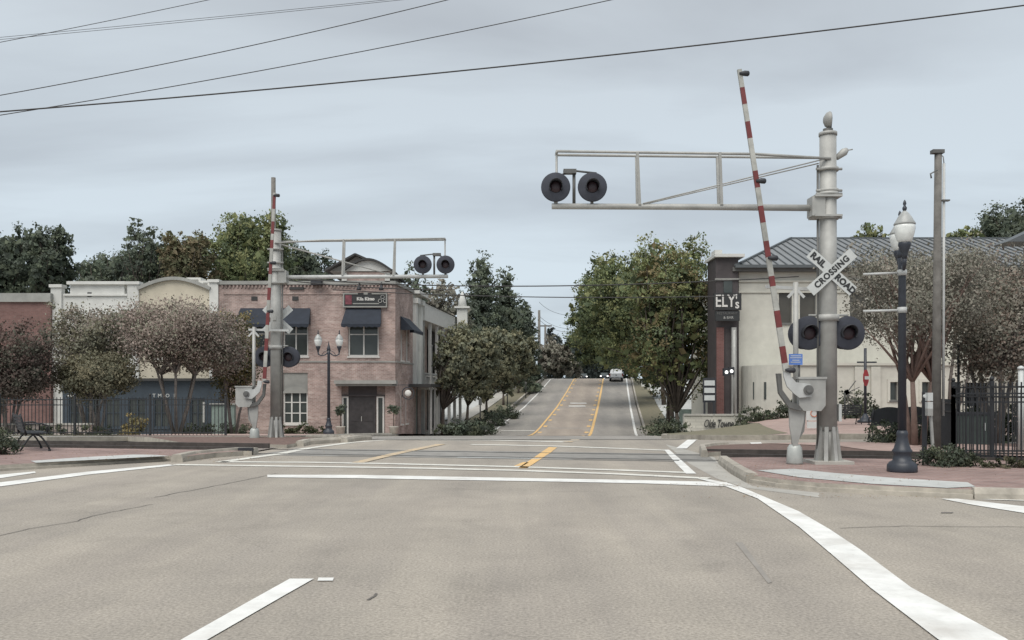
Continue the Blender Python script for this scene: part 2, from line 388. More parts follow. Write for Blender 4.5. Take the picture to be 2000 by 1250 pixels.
def ribbon(name, pts, width, off, m, thick=0.0, step=2.0, w2=None, round_top=False, parent=None, mbin=None, base=h):
    P = []
    for a, b in zip(pts, pts[1:]):
        L = math.dist(a, b); n = max(1, int(L / step))
        P += [(a[0] + (b[0] - a[0]) * k / n, a[1] + (b[1] - a[1]) * k / n) for k in range(n)]
    P.append(pts[-1]); w2 = width if w2 is None else w2
    mb = mbin or MB(); vs = []; n = len(P)
    for i, p in enumerate(P):
        a = P[max(0, i - 1)]; b = P[min(n - 1, i + 1)]; dx, dy = b[0] - a[0], b[1] - a[1]; L = math.hypot(dx, dy)
        nx, ny = -dy / L, dx / L; w = (width + (w2 - width) * i / (n - 1)) / 2
        l = (p[0] + nx * w, p[1] + ny * w); r = (p[0] - nx * w, p[1] - ny * w)
        zl = base(*l) + off; zr = base(*r) + off
        if thick:
            if round_top:
                c = .22
                vs += [(*l, zl - thick), (*l, zl - thick * .3), (p[0] + nx * w * .7, p[1] + ny * w * .7, zl), (p[0] - nx * w * .7, p[1] - ny * w * .7, zr), (*r, zr - thick * .3), (*r, zr - thick)]
            else: vs += [(*l, zl - thick), (*l, zl), (*r, zr), (*r, zr - thick)]
        else: vs += [(*l, zl), (*r, zr)]
    k = 2 if not thick else (6 if round_top else 4); fs = []
    for i in range(n - 1):
        for j in range(k - 1): fs.append((i * k + j, i * k + j + 1, (i + 1) * k + j + 1, (i + 1) * k + j))
    if thick: fs += [tuple(range(k)), tuple((n - 1) * k + j for j in range(k))[::-1]]
    mb.add(vs, fs)
    if mbin: return None
    o = mb.build(name, m, parent)
    if parent is None: o['kind'] = 'structure'
    return o

# ---------------------------------------------------------------- ground, roads, kerbs
def ground():
    xs = [-400,-200,-120,-80,-50,-35,-25] + list(np.arange(-20, 34, 2.0)) + [36, 45, 60, 90, 150, 300, 500]
    ys = [-60,-20,0,15,24,26] + list(np.arange(28, 136, 2.0)) + [140,150,170,200,250,300,450,700,1200]
    vs = [(x, y, h(x, y) - .07) for y in ys for x in xs]; n = len(xs)
    fs = [(j * n + i, j * n + i + 1, (j + 1) * n + i + 1, (j + 1) * n + i) for j in range(len(ys) - 1) for i in range(n - 1)]
    o = MB().add(vs, fs).build('ground', 'ground'); o['kind'] = 'structure'
ground()
railY = lambda X: 19.15 - .2 * X                    # near rail
drape('road', [(-90,-25),(90,-25),(90, 12),(30, 12),(14, 12.5),(8.5, 13.4), (5.2, 15.2), (4.3, 17.0), (4.6, 19.3),(6.0, 20.6),(30,17.0),(90,5.2),(90,10.0),
                (40,20.5),(16,25.3),(9,27),(7.2,28),(-2,28),(-7.5,26.6),(-8.6,22),(-9,19.8),(-12,19.6),(-90,34)], 0, 'asphalt')
# the road on the hill
def strip(name, u0, u1, y0, y1, off, m, thick=0, step=2):
    ys = []; y = y0
    while y < y1: ys.append(y); y += step if y < 140 else 8
    ys.append(y1)
    poly = [(cen(y) + u0, y) for y in ys] + [(cen(y) + u1, y) for y in ys[::-1]]
    n = len(ys); vs = []
    for y in ys: vs += [(cen(y) + u0, y, h(cen(y) + u0, y) + off), (cen(y) + u1, y, h(cen(y) + u1, y) + off)]
    fs = [(2 * i, 2 * i + 1, 2 * i + 3, 2 * i + 2) for i in range(n - 1)]
    mb = MB().add(vs, fs)
    if thick:
        b = len(mb.v)
        v2 = [(v[0], v[1], v[2] - thick) for v in vs]; mb.add(vs + v2, [(2 * i, 2 * i + 2, 2 * n + 2 * i + 2, 2 * n + 2 * i) for i in range(n - 1)] + [(2 * i + 1, 2 * i + 3, 2 * n + 2 * i + 3, 2 * n + 2 * i + 1) for i in range(n - 1)] + [(0, 1, 2 * n + 1, 2 * n)])
    o = mb.build(name, m); o['kind'] = 'structure'; return o
strip('hill_road', -6.3, 6.1, 27.0, 212, .012, 'hill_asphalt')
strip('turn_lane', -1.85, 1.85, 44, 212, .02, 'lane_wear')
# hill markings
def hl(name, u, y0, y1, w, m): ribbon(name, [U(u, y0), U(u, y1)], w, .03, m)
hl('edge_line', -5.5, 54, 150, .16, 'white_line'); hl('edge_line', 5.5, 44, 150, .19, 'white_line')
hl('yellow_line', -2.12, 52, 150, .17, 'yellow_line'); hl('yellow_line', 2.12, 47, 150, .22, 'yellow_line')
for s_ in (-1, 1):
    mb = MB(); y = 50
    while y < 150:
        ribbon('x', [U(s_ * 1.78, y), U(s_ * 1.78, y + 1.1)], .30, .032, None, mbin=mb); y += 5.2
    mb.build('broken_yellow_line', 'yellow_line')['kind'] = 'structure'
for yy in (91.2, 94.2): ribbon('lane_bar', [(cen(yy) - .95, yy), (cen(yy) + .8, yy)], .85, .034, 'white_line')
for yy, a in ((60.5, -5.2), (67.5, -4.9)): ribbon('crosswalk_line', [(cen(yy) + a, yy), (cen(yy) - 2.3, yy)], .5, .034, 'worn_line')
# kerbs and footways on the hill
strip('hill_pavement', -10.5, -9.0, 58, 130, .13, 'concrete', .2)
strip('hill_kerb', -6.95, -6.75, 56, 130, .15, 'kerb', .2)
strip('hill_kerb', 6.2, 6.38, 50, 130, .15, 'kerb', .2)
strip('grass_verge', -9.0, -6.95, 56, 130, .06, 'grass')
strip('parking_lot', -24, -10.5, 77, 128, .05, 'pale_concrete')
strip('grass_verge', 6.38, 8.3, 50, 130, .08, 'grass')
strip('hill_pavement', 8.3, 15.5, 52, 126, .12, 'pale_concrete', .2)

# markings by the crossing
def mk(name, pts, m, off=.008): return drape(name, [G(*p) for p in pts], off, m)
def mkline(name, pts, w, m, off=.008, w2=None): return ribbon(name, [G(*p) for p in pts], w, off, m, w2=w2)
mk('stop_line', [(522,928),(700,928.3),(1000,934),(1250,938.5),(1420,942.5),(1424,951),(1250,944.8),(1000,940),(700,935),(522,933)], 'white_line')
mkline('crosswalk_line', [(340,908),(600,911.5),(800,914.5),(1000,919),(1200,926),(1385,935)], .27, 'worn_line')
mkline('crosswalk_line', [(430,902.5),(600,903.5),(750,906),(1000,912),(1200,918.5),(1355,924)], .26, 'worn_line')
mk('channel_line', [(1412,949),(1445,951),(1560,1000),(1620,1035),(1680,1075),(1780,1150),(1965,1250),(2080,1330),(1950,1330),(1830,1250),(1700,1150),(1625,1085),(1560,1030),(1480,975)], 'white_line', .010)
mk('channel_line', [(1362,936),(1388,938),(1425,945.5),(1440,950.5),(1412,948.5)], 'white_line', .012)
mk('edge_line', [(1297,879),(1307,879),(1337,905),(1360,926),(1340,926),(1320,906)], 'white_line', .010)
mkline('edge_line', [(750,859),(682,865),(600,876),(545,887),(430,903)], .26, 'worn_line')
mkline('edge_line', [(750,859),(860,855.5),(1100,855.5)], .3, 'worn_line', .02)
mkline('crosswalk_line', [(820,859.5),(960,860),(1106,863.5)], .36, 'worn_line')
mkline('crosswalk_line', [(920,868.5),(1080,871.5),(1200,876),(1303,880)], .30, 'worn_line')
mk('yellow_line', [(1072,873.5),(1088,874.5),(1076,884),(1030,914.5),(1012,914.5),(1040,896)], 'yellow_line')
mk('yellow_line', [(1022,903),(1033,904),(1020,911),(1003,911)], 'yellow_line')
mkline('yellow_line', [(862,868),(780,885),(698,904.5)], .26, 'yellow_worn', .012)
mkline('yellow_line', [(1125,856.5),(1108,864)], .26, 'yellow_worn', .012)
mk('lane_dash', [(566,1132),(613,1132),(560,1162),(408,1250),(300,1322),(236,1322),(360,1248),(480,1180)], 'white_line')
mk('lane_dash', [(622,1130),(652,1130),(650,1136),(620,1136)], 'white_line')
mk('edge_line', [(-220,985),(0,943),(170,922),(330,907.5),(342,909.5),(170,928),(0,951),(-220,995)], 'white_line')
mk('edge_line', [(-220,952),(0,928),(68,921.5),(70,924),(0,935),(-220,962)], 'white_line')
mk('edge_line', [(1838,975),(1870,975),(2000,990),(2300,1045),(2300,1062),(2000,1003),(1900,987)], 'white_line')
mk('edge_line', [(1905,976),(2000,975.5),(2300,985),(2300,992),(2000,979)], 'white_line')
mk('parking_line', [(1345,858),(1363,858),(1341,877),(1320,877)], 'white_line', .014)
mk('parking_line', [(1464,865),(1486,864.5),(1492,871),(1472,872)], 'white_line', .014)
# tar seams and cracks
M['seam'] = mat('seam', (.12, .11, .10), .9, .3, 4)
M['stain'] = mat('stain', (.265, .245, .22), .9, .12, 2.5)
def crack(pts, w):
    P = [G(*p) for p in pts]; out = []
    for a, b in zip(P, P[1:]):
        n = max(2, int(math.dist(a, b) / .12))
        for k in range(n):
            t = k / n; out.append((a[0] + (b[0] - a[0]) * t + random.uniform(-.02, .02), a[1] + (b[1] - a[1]) * t + random.uniform(-.02, .02)))
    out.append(P[-1]); mb = MB()
    ribbon('x', out, w, .005, None, step=5, mbin=mb); mb.build('road_crack', 'seam')['kind'] = 'structure'
crack([(-60,1062),(60,1033),(150,1018),(190,1006),(300,985)], .014)
crack([(300,972),(470,940),(540,925)], .018)
crack([(1640,1032),(1760,1028),(2050,1030)], .014)
crack([(720,1172),(735,1160)], .02)
mk('tyre_mark', [(1436,1060),(1450,1060),(1508,1138),(1500,1140)], 'stain', .004)
mk('tyre_mark', [(1838,1001),(1862,1001),(1860,1003),(1838,1003)], 'seam', .004)

M['oil'] = mat('oil', (.285, .262, .232), .8, .2, 3)
def blot(px, py, rx, ry, m='oil', off=.0035, n=18):
    x, y = G(px, py); rnd = random.Random(px + py); r = [rnd.uniform(.7, 1.15) for _ in range(n)]
    o = drape('asphalt_stain', [(x + rx * r[k] * math.cos(6.283 * k / n), y + ry * r[k] * math.sin(6.283 * k / n)) for k in range(n)], off, m)
for a in () and ((1045, 1205, .05, .07), (400, 1086, .03, .03), (1180, 965, .25, .9), (760, 990, .3, .9), (1330, 1180, .05, .05), (240, 1150, .05, .06), (980, 1160, .03, .04)): blot(*a)

# tracks
fr = lambda X, d: railY(X) + d
drape('crossing_panel', [(-5.9, railY(-5.9) - .45), (4.2, railY(4.2) - .45), (4.5, railY(4.5) + 1.95), (-5.5, railY(-5.5) + 1.95)], .004, 'cross_panel')
drape('ballast', [(4.5, railY(4.5) - .3), (60, railY(60) - .3), (60, railY(60) + 2.0), (4.8, railY(4.8) + 1.9)], .03, 'ballast')
drape('ballast', [(-6.2, railY(-6.2) - .4), (-60, railY(-60) - .4), (-60, railY(-60) + 2.2), (-6, railY(-6) + 1.95)], .03, 'ballast')
for d in (0, 1.5):
    ribbon('railway_rail', [(4.4, fr(4.4, d)), (70, fr(70, d))], .075, .15, 'rail', thick=.14, step=8)
    ribbon('railway_rail', [(-6.1, fr(-6.1, d)), (-70, fr(-70, d))], .075, .15, 'rail', thick=.14, step=8)
    ribbon('railway_rail', [(-6.1, fr(-6.1, d)), (4.4, fr(4.4, d))], .075, .012, 'galv_dark', step=8)
    ribbon('flange_gap', [(-6.1, fr(-6.1, d) + .08), (4.4, fr(4.4, d) + .08)], .06, .009, 'rail', step=8)
for k, (a, b) in enumerate(((-3.9, -2.6), (-1.2, .6), (1.3, 3.5))):
    ribbon('crossing_patch', [(a, fr(a, -.25)), (b, fr(b, -.25))], .18, .010, 'stain' if k != 1 else 'pale_concrete', step=8)

# near right corner: brick pavement, kerb, pale ramp
kr = [(1412,905),(1425,915),(1447,930),(1470,943),(1520,951),(1600,959),(1750,967),(1900,973.5),(2000,976)]
KR = [G(*p) for p in kr] + [(14, 9.6), (40, 3.0)]
drape('brick_pavement', KR + [(60, 0), (60, railY(60) - .45), (5.1, railY(5.1) - .42)], .12, 'brick_paving', .2)
ribbon('kerb', KR[:4], .20, .155, 'kerb', thick=.25, round_top=True, step=.3)
ribbon('kerb', KR[3:8], .14, .06, 'kerb', thick=.12, step=.5)
ribbon('kerb', KR[7:], .18, .15, 'kerb', thick=.25, round_top=True, step=1)
mk('gutter', [(1300,868),(1395,893),(1405,908),(1425,925),(1470,950),(1600,963),(1600,972),(1455,953),(1400,935),(1345,905)], 'concrete', .003)
mk('concrete_ramp', [(1478,933),(1550,930),(1620,938),(1750,950),(1890,959),(1905,968),(1850,971),(1700,962),(1560,948)], 'pale_concrete', .128)
# beyond the tracks, right
KF = [G(*p) for p in ((1395,877),(1420,876),(1500,873),(1600,872),(1660,870))]
drape('mulch_bed', [G(1382,892), G(1378,880)] + KF[1:] + [(30, 19.3), (60, 13.2), (60, railY(60) + 2.05), (5.3, railY(5.3) + 2.0)], .10, 'mulch', .2)
ribbon('kerb', [G(1376,893), G(1372,881), G(1396,877), G(1420,876)], .16, .16, 'kerb', thick=.25, round_top=True, step=.3)
mk('brick_strip', [(1500,874),(1660,871),(1900,876),(2100,890),(2100,905),(1700,889),(1640,880)], 'brick_path', .112)
KG = [(6.0, 34), (5.2, 29.8), G(1370,856), G(1420,860), G(1500,858.5), G(1640,854.5), (20, 24.6), (45, 19.8)]
ribbon('kerb', KG, .18, .15, 'kerb', thick=.25, step=.8)
drape('brick_plaza', KG[3:] + [(90, 14), (90, 60), (13.5, 60), (12.9, 45.5), (10.3, 34), (9.6, 30.3)], .11, 'brick_path', .2)
drape('grass_island', [KG[0], KG[1], KG[2], KG[3], G(1470, 857), (9.6, 30.3), (10.3, 34), (12.8, 45.4), (9.2, 46), (7.6, 44)], .13, 'grass', .2)

# near left corner
KL = [(-40, 23.5), (-22, 18.9)] + [G(*p) for p in ((0,920),(100,914),(220,906),(330,900),(352,903),(420,894),(475,890),(492,890.5))]
drape('brick_pavement', KL + [(-7.0, railY(-7.0) - .5), (-60, railY(-60) - .5), (-60, 28)], .11, 'brick_paving', .2)
ribbon('kerb', [G(*p) for p in ((345,903),(375,896),(425,891),(465,887.5),(500,888))], .24, .16, 'kerb', thick=.25, round_top=True, step=.3)
ribbon('kerb', KL[:6], .15, .05, 'kerb', thick=.12, step=1)
mk('concrete_ramp', [(60,912),(150,905),(260,898.5),(300,899),(330,901.5),(230,907),(70,916)], 'pale_concrete', .118)
ribbon('storm_drain', [G(466,889), G(494,889)], .12, .17, 'signal_black', thick=.1, step=2)
KB = [G(*p) for p in ((585,872),(600,868),(640,865),(680,863),(720,857.5))]
drape('mulch_bed', [G(355,871), G(560,875.5), G(590,870), G(640,866), (-7.4, 28.2), (-13, 29)], .09, 'mulch', .15)
ribbon('kerb', KB, .22, .15, 'kerb', thick=.2, round_top=True, step=.4)
ribbon('kerb', [G(672,865), G(700,859), (-6.9, 29.5), (-6.5, 33), (-5.6, 40)], .2, .15, 'kerb', thick=.2, round_top=True, step=.8)
drape('pavement', [(-60, 31), (-22, 26.8), (-14, 26.2), (-12, 29), (-7.3, 28.8), (-6.3, 34), (-5.6, 42), (-6.8, 52.9), (-60, 52.9)], .10, 'concrete', .15)
drape('brick_strip', [(-15, 30), (-7.6, 29.6), (-6.9, 36), (-7.4, 52), (-14, 52)], .115, 'brick_path')
drape('brick_strip', [(-7.2, 52.9), (-5.4, 44), (-4.4, 50), (-3.9, 56), (-5.0, 61), (-6.6, 58)], .12, 'brick_path')
drape('grass_strip', [(-40, 30.6), (-24, 28.6), (-14.2, 28.7), (-13, 31), (-40, 33.5)], .125, 'grass')

# ---------------------------------------------------------------- text
def text(name, body, size, m, mtx, parent, extrude=.003, bold=0.0, align='CENTER', shear=0, space=1.0):
    cu = bpy.data.curves.new(name, 'FONT'); cu.body = body; cu.size = size; cu.extrude = extrude; cu.offset = bold
    cu.align_x = align; cu.align_y = 'CENTER'; cu.shear = shear; cu.space_character = space; cu.resolution_u = 3
    t = bpy.data.objects.new(name, cu); COL.objects.link(t); bpy.context.view_layer.update()
    me = bpy.data.meshes.new_from_object(t.evaluated_get(bpy.context.evaluated_depsgraph_get()))
    bpy.data.objects.remove(t); bpy.data.curves.remove(cu)
    o = org_of(parent); me.transform(Matrix.Translation(-o) @ mtx); me.materials.clear(); me.materials.append(M[m])
    ob = bpy.data.objects.new(name, me); COL.objects.link(ob); ob.parent = parent
    return ob
STAND = Matrix.Rotation(math.pi / 2, 4, 'X')         # upright, facing -Y

# ---------------------------------------------------------------- railway signals
def flasher(root, c, r, toward=-1, name='flasher'):
    """round black background disc with a hooded red lamp, facing toward the road user"""
    x, y, z = c; f = toward
    mb = MB().lathe([(r * .2, f * -.04), (r * .97, f * -.035), (r, f * -.02), (r, 0), (r * .93, f * .012), (r * .2, f * .014)], c, 32, 'Y')
    d = mb.build(name, 'signal_disc', root)
    MB().lathe([(r * .40, f * -.22), (r * .45, f * -.12), (r * .45, f * -.03)], c, 20, 'Y').build('lamp_housing', 'signal_black', d)
    MB().lathe([(r * .40, f * .016), (r * .38, f * .03), (r * .25, f * .045), (r * .05, f * .05)], c, 24, 'Y').build('lens', 'red_lens', d)
    hood = MB(); n = 16; vs = []; fs = []                       # visor over the lens
    for i in range(n + 1):
        a = math.radians(-35 + 250 * i / n)
        L = .20 * (0.55 + .45 * math.sin(max(0, a)) if a < math.pi else .55)
        for rr in (r * .43, r * .47):
            vs += [(x + rr * math.cos(a), y + f * .012, z + rr * math.sin(a)), (x + rr * .98 * math.cos(a), y + f * L, z + rr * .98 * math.sin(a))]
    for i in range(n):
        a = 4 * i; b = 4 * (i + 1)
        fs += [(a, a + 1, b + 1, b), (a + 2, b + 2, b + 3, a + 3), (a + 1, a + 3, b + 3, b + 1)]
    hood.add(vs, fs, 0, True).build('hood', 'signal_black', d)
    return d
def cantilever(loc, sg, label, k=1.0, front=True):
    """sg: side the arm reaches to; front: the face with the lettering looks at the camera"""
    X, Y, Z = loc
    t = thing('railway_signal', label, 'railway signal', loc, 'cantilever railway crossing signals')
    P = lambda dx, dz, dy=0: (X + sg * dx, Y + dy, Z + dz)
    top = 6.12 * k; up = 5.74 * k + (.1 if not front else 0); lo = 4.76 * k
    m = MB().tube([P(0, .05), P(0, .68)], .135, 20).tube([P(0, .62), P(0, top)], [.165, .150], 20)
    m.tube([P(0, top - .03), P(0, top + .03)], .165, 20)
    m.build('mast', 'galv', t)
    b = MB()                                                     # gusseted foot
    for a in range(8):
        an = math.pi / 4 * a + .3; c, s_ = math.cos(an), math.sin(an)
        v = [(X + c * .11, Y + s_ * .11, Z + .05), (X + c * .25, Y + s_ * .25, Z + .05), (X + c * .235, Y + s_ * .235, Z + .14), (X + c * .17, Y + s_ * .17, Z + .68), (X + c * .11, Y + s_ * .11, Z + .68)]
        b.prism([Vector(q) + Vector((-s_, c, 0)) * .035 for q in v], Vector((s_, -c, 0)) * .07)
    b.build('mast_foot', 'galv', t)
    MB().box((X - .36, Y - .34, Z - .12), (X + .36, Y + .34, Z + .055)).build('base_slab', 'concrete', t)
    MB().tube([P(.2, .1, -.03), P(.2, up - .2, -.03)], .022, 8).build('conduit', 'galv_dark', t)
    for z in (up - .28, up - .68, lo + .24, lo - .2):
        c = MB()
        c.lathe([(.175, -.03), (.19, -.03), (.19, .03), (.175, .03)], P(0, z), 20)
        c.tube([P(-.24, z, -.06), P(.24, z, -.06)], .025, 8)
        c.build('clamp', 'galv', t)
    # arm
    MB().obox(P(.10, lo), P(.34, lo), .30, .36).box(P(-.2, lo - .2, -.2), P(.3, lo - .165, .2)).box(P(-.2, lo + .165, -.2), P(.3, lo + .2, .2)).build('arm_bracket', 'galv', t)
    a = MB().tube([P(.3, lo - .01), P(2.6, lo + .01), P(5.14, lo + .02)], [.062, .058, .055], 14)
    a.build('lower_arm', 'galv_pale' if not front else 'galv', t)
    r = MB()
    for y_ in (-.16, .16):
        r.tube([P(.0, up - .02 + (-.09 if y_ < 0 else 0), y_ * .9), P(1.4, up - (.03 if y_ < 0 else 0), y_), P(5.05, up + .03, y_ * .8)], .026, 8)
    r.tube([P(5.05, up + .03, -.14), P(5.05, up + .03, .14)], .026, 8)
    r.build('upper_rail', 'galv', t)
    for dx in (2.02, 3.54):
        for y_ in (-.05, .05): MB().obox(P(dx - .03 * (y_ < 0), lo + .04, y_), P(dx + .03 * (y_ < 0), up, y_ * 3.2), .05, .05).build('strut', 'galv', t)
    MB().tube([P(5.05, lo + .05), P(5.05, up + .02)], .022, 8).build('strut', 'galv', t)
    for y_ in (-.05, .05):
        MB().tube([P(3.45, lo + .06, y_), P(.12, up - .12, y_ * 3)], .012, 6).build('brace_rod', 'galv', t)
    MB().tube([P(4.3, lo + .65, .06), P(4.75, lo + .7, .06), P(5.05, lo + .58, .06)], .02, 8).tube([P(4.72, lo + .05, .08), P(4.72, lo + .68, .08)], .03, 8).box(P(4.68, lo + .64, 0), P(4.92, lo + .72, .14)).build('lamp_bracket', 'galv_dark', t)
    for dx in (5.07, 4.39): flasher(t, P(dx, lo + .36, -.08), .272)
    for dx in (5.07, 4.39): MB().tube([P(dx, lo + .05, .02), P(dx, lo + .36, .02)], .03, 8).build('lamp_stem', 'galv', t)
    if front:
        # bell on top, bracket stub on the outer side
        MB().tube([P(0, top, 0), P(0, top + .1, 0)], .09, 12).tube([P(-.03, top + .08), P(-.05, top + .3)], .035, 10).build('bell_stem', 'galv_dark', t)
        MB().lathe([(.02, -.07), (.07, -.06), (.13, -.02), (.155, .03), (.15, .04), (.02, .045)], P(.02, top + .26, -.03), 20, 'X').build('bell', 'galv', t)
        MB().tube([P(-.16, up - .06), P(-.3, up + .05), P(-.36, up + .1)], [.05, .075, .04], 10).tube([P(-.33, up + .08), P(-.46, up + .1)], .012, 6).build('service_head', 'galv', t)
    # crossbuck
    cz = 3.53 * k; L = .535; w = .205; yb = Y - (.19 if front else -.2)
    e = {}
    for an, dy in ((-42, 0), (42, -.012)):
        a_ = math.radians(an); d = Vector((math.cos(a_), 0, math.sin(a_))); n = Vector((-math.sin(a_), 0, math.cos(a_)))
        cc = Vector((X, yb + dy, Z + cz))
        bl = MB().prism([cc - d * L - n * w / 2, cc + d * L - n * w / 2, cc + d * L + n * w / 2, cc - d * L + n * w / 2], (0, .006, 0)).build('crossbuck_blade', 'sign_white', t)
        R = Matrix.Rotation(-a_, 4, 'Y')
        if front:
            if an > 0:
                text('lettering', 'CROSSING', .155, 'sign_ink', Matrix.Translation(cc + Vector((0, -.004, 0))) @ R @ STAND, bl, .001, .006, space=1.12)
            else:
                for sx, wd in ((-1, 'RAIL'), (1, 'ROAD')):
                    text('lettering', wd, .16, 'sign_ink', Matrix.Translation(cc + d * sx * .335 + Vector((0, -.004, 0))) @ R @ STAND, bl, .001, .008)
        else:                                                   # plain back of the blades, with a reflective stripe
            MB().prism([cc - d * L * .9 - n * .03 + Vector((0, -.004, 0)), cc + d * L * .9 - n * .03 + Vector((0, -.004, 0)), cc + d * L * .9 + n * .03 + Vector((0, -.004, 0)), cc - d * L * .9 + n * .03 + Vector((0, -.004, 0))], (0, .003, 0)).build('stripe', 'galv_pale', bl)
    MB().obox((X, Y - .18, Z + cz), (X, Y, Z + cz), .1, .1).build('crossbuck_bracket', 'galv', t)
    # lower pair of lights
    fz = 2.42 * k
    MB().tube([P(-.40, fz + .02, .1), P(.40, fz + .02, .1)], .035, 10).tube([P(-.36, fz + .33, .0), P(.36, fz + .33, .0)], .02, 8).lathe([(.18, -.06), (.2, -.06), (.2, .06), (.18, .06)], P(0, fz + .28), 16).build('light_bar', 'galv', t)
    for s_ in (-1, 1): flasher(t, P(s_ * .365, fz, -.03 if front else .06), .315)
    # far side pair of lights, looking the other way
    for s_ in (-1, 1): flasher(t, P(s_ * .375, fz, .26), .29, 1, 'rear_flasher')
    return t
sig = cantilever((( 1617 - 1000) * 16.2 / FPX, 16.2, .12), -1, 'nearer crossing signal on the right brick pavement, with lettered crossbuck and long arm')
MB().box((sig.location.x + .17, sig.location.y - .1, .9), (sig.location.x + .22, sig.location.y + .1, 1.22)).build('notice_plate', 'sign_white', sig)
sigl = cantilever(((539 - 1000) * 26 / FPX, 26, .02), 1, 'farther crossing signal before the old brick building, its crossbuck without letters', 1.02, False)

def gate(loc, sg, label, length, lean, reds, bar=(-.5, .62), blue=True, arm_x=-.24):
    """barrier mechanism on a short post with the raised striped arm; sg: side of the cantilever mast"""
    X, Y, Z = loc
    t = thing('crossing_gate', label, 'crossing gate', loc, 'raised railway crossing gates')
    P = lambda dx, dz, dy=0: (X + sg * dx, Y + dy, Z + dz)
    MB().lathe([(.14, 0), (.15, .03), (.13, .30), (.09, .36)], loc, 16).build('foot', 'alu', t)
    MB().tube([P(0, .3), P(0, 1.1)], .06, 12).prism([P(-.13, 1.05, -.1), P(.16, 1.05, -.1), P(.14, .8, -.1), P(.02, .34, -.1), P(-.06, .34, -.1), P(-.12, .7, -.1)], (0, .05, 0)).prism([P(.05, 1.05, .06), P(.24, 1.05, .06), P(.2, .6, .06), P(.1, .45, .06)], (0, .05, 0)).build('stand', 'galv', t)
    MB().tube([P(.02, 1.0), P(.02, 3.34)], .048, 12).build('post', 'galv', t)
    MB().obox(P(bar[0], 3.27, .08), P(bar[1], 3.24, .36 if blue else .08), .05, .06).obox(P(.0, 3.2, -.02), P(-.13, 3.06, -.02), .02, .05).obox(P(.04, 3.2, -.02), P(.17, 3.06, -.02), .02, .05).build('cross_bar', 'galv_pale', t)
    bx = MB().box(P(.02, 1.08, -.2), P(.5, 1.56, .2))
    bx.prism([P(.02, 1.08, -.2), P(.5, 1.08, -.2), P(.42, .98, -.2), P(.1, .98, -.2)], (0, .4, 0)).box(P(.0, 1.56, -.22), P(.52, 1.60, .22))
    o = bx.build('mechanism_box', 'galv', t)
    MB().tube([P(.16, 1.36, -.3), P(.16, 1.36, -.18)], .09, 16).tube([P(.16, 1.36, -.32), P(.16, 1.36, -.3)], .05, 10).build('pivot', 'galv_dark', o)
    # curved holder that carries the arm upright
    cur = [(-.10, 1.30), (-.22, 1.42), (-.28, 1.60), (-.29, 1.74), (-.17, 1.76), (-.15, 1.60), (-.06, 1.50), (.20, 1.47), (.22, 1.24), (.0, 1.22)]
    MB().prism([P(a, b, -.27) for a, b in cur], (0, .05, 0)).build('arm_holder', 'galv_pale', t)
    MB().prism([P(a, b, -.19) for a, b in ((-.38, 1.66), (-.30, 1.66), (-.28, 1.36), (-.12, 1.14), (.10, 1.06), (.06, .98), (-.16, 1.04), (-.34, 1.3))], (0, .1, 0)).build('counterweight', 'galv_dark', t)
    # the arm
    a0 = Vector(P(arm_x, 1.70, -.26)); d = Vector((lean, 0, math.sqrt(1 - lean * lean)))
    arm = MB(); z = 0.0
    segs = [0.0] + [x for r in reds for x in r] + [length]
    for i in range(len(segs) - 1):
        p = a0 + d * segs[i]; q = a0 + d * segs[i + 1]
        wf = lambda s_: .102 - .025 * s_ / length
        if segs[i + 1] - segs[i] > .01: arm.obox(p, q, .05, wf(segs[i]), (1, 0, 0), 1 if i % 2 else 0, .05, wf(segs[i + 1]))
    arm.build('gate_arm', ['arm_white', 'arm_red'], t)
    for s_ in (length - .08, length * .63, length * .375, .02):
        p = a0 + d * s_
        MB().tube([p + Vector((-.02, -.03, 0)), p + Vector((.07, -.03, 0)), p + Vector((.14, -.03, -.005)), p + Vector((.16, -.03, -.005))], [.02, .05, .05, .03], 10).build('arm_light', 'signal_black', t)
    if blue:
        s_ = MB().box(P(-.13, 1.82, -.08), P(.12, 2.02, -.07)).build('notice_sign', 'sign_blue', t)
        w_ = MB()
        for zz, a, b in ((1.985, -.10, .09), (1.95, -.11, .10), (1.905, -.07, .06), (1.87, -.10, .08)): w_.box(P(a, zz - .006, -.084), P(b, zz + .006, -.081))
        w_.build('lettering', 'sign_white', s_)
        MB().tube([P(.06, 1.5), P(.06, 1.84)], .04, 10).build('sleeve', 'galv_dark', t)
    return t
def reds_from(ys, y0, s): return [((y0 - b) / s, (y0 - a) / s) for a, b in ys[::-1]]
gx = (1552 - 1000) * 16.0 / FPX
gate((gx, 16.0, .12), 1, 'raised gate arm with blue notice sign on its post, beside the lettered crossbuck mast', 5.52, -.153,
     reds_from([(164,197),(231,264),(328,361),(397,430),(466,498),(535,555),(603,636),(673,706)], 722, 107.5))
gate(((503 - 1000) * 26 / FPX, 25.7, .02), -1, 'raised gate arm at the far left signal, in front of the old brick building', 5.55, .055,
     reds_from([(384,410),(434,458),(470,486),(512,536),(562,586),(610,634),(660,684),(715,738)], 745, 66), (.2, -1.0), blue=False, arm_x=-.36)

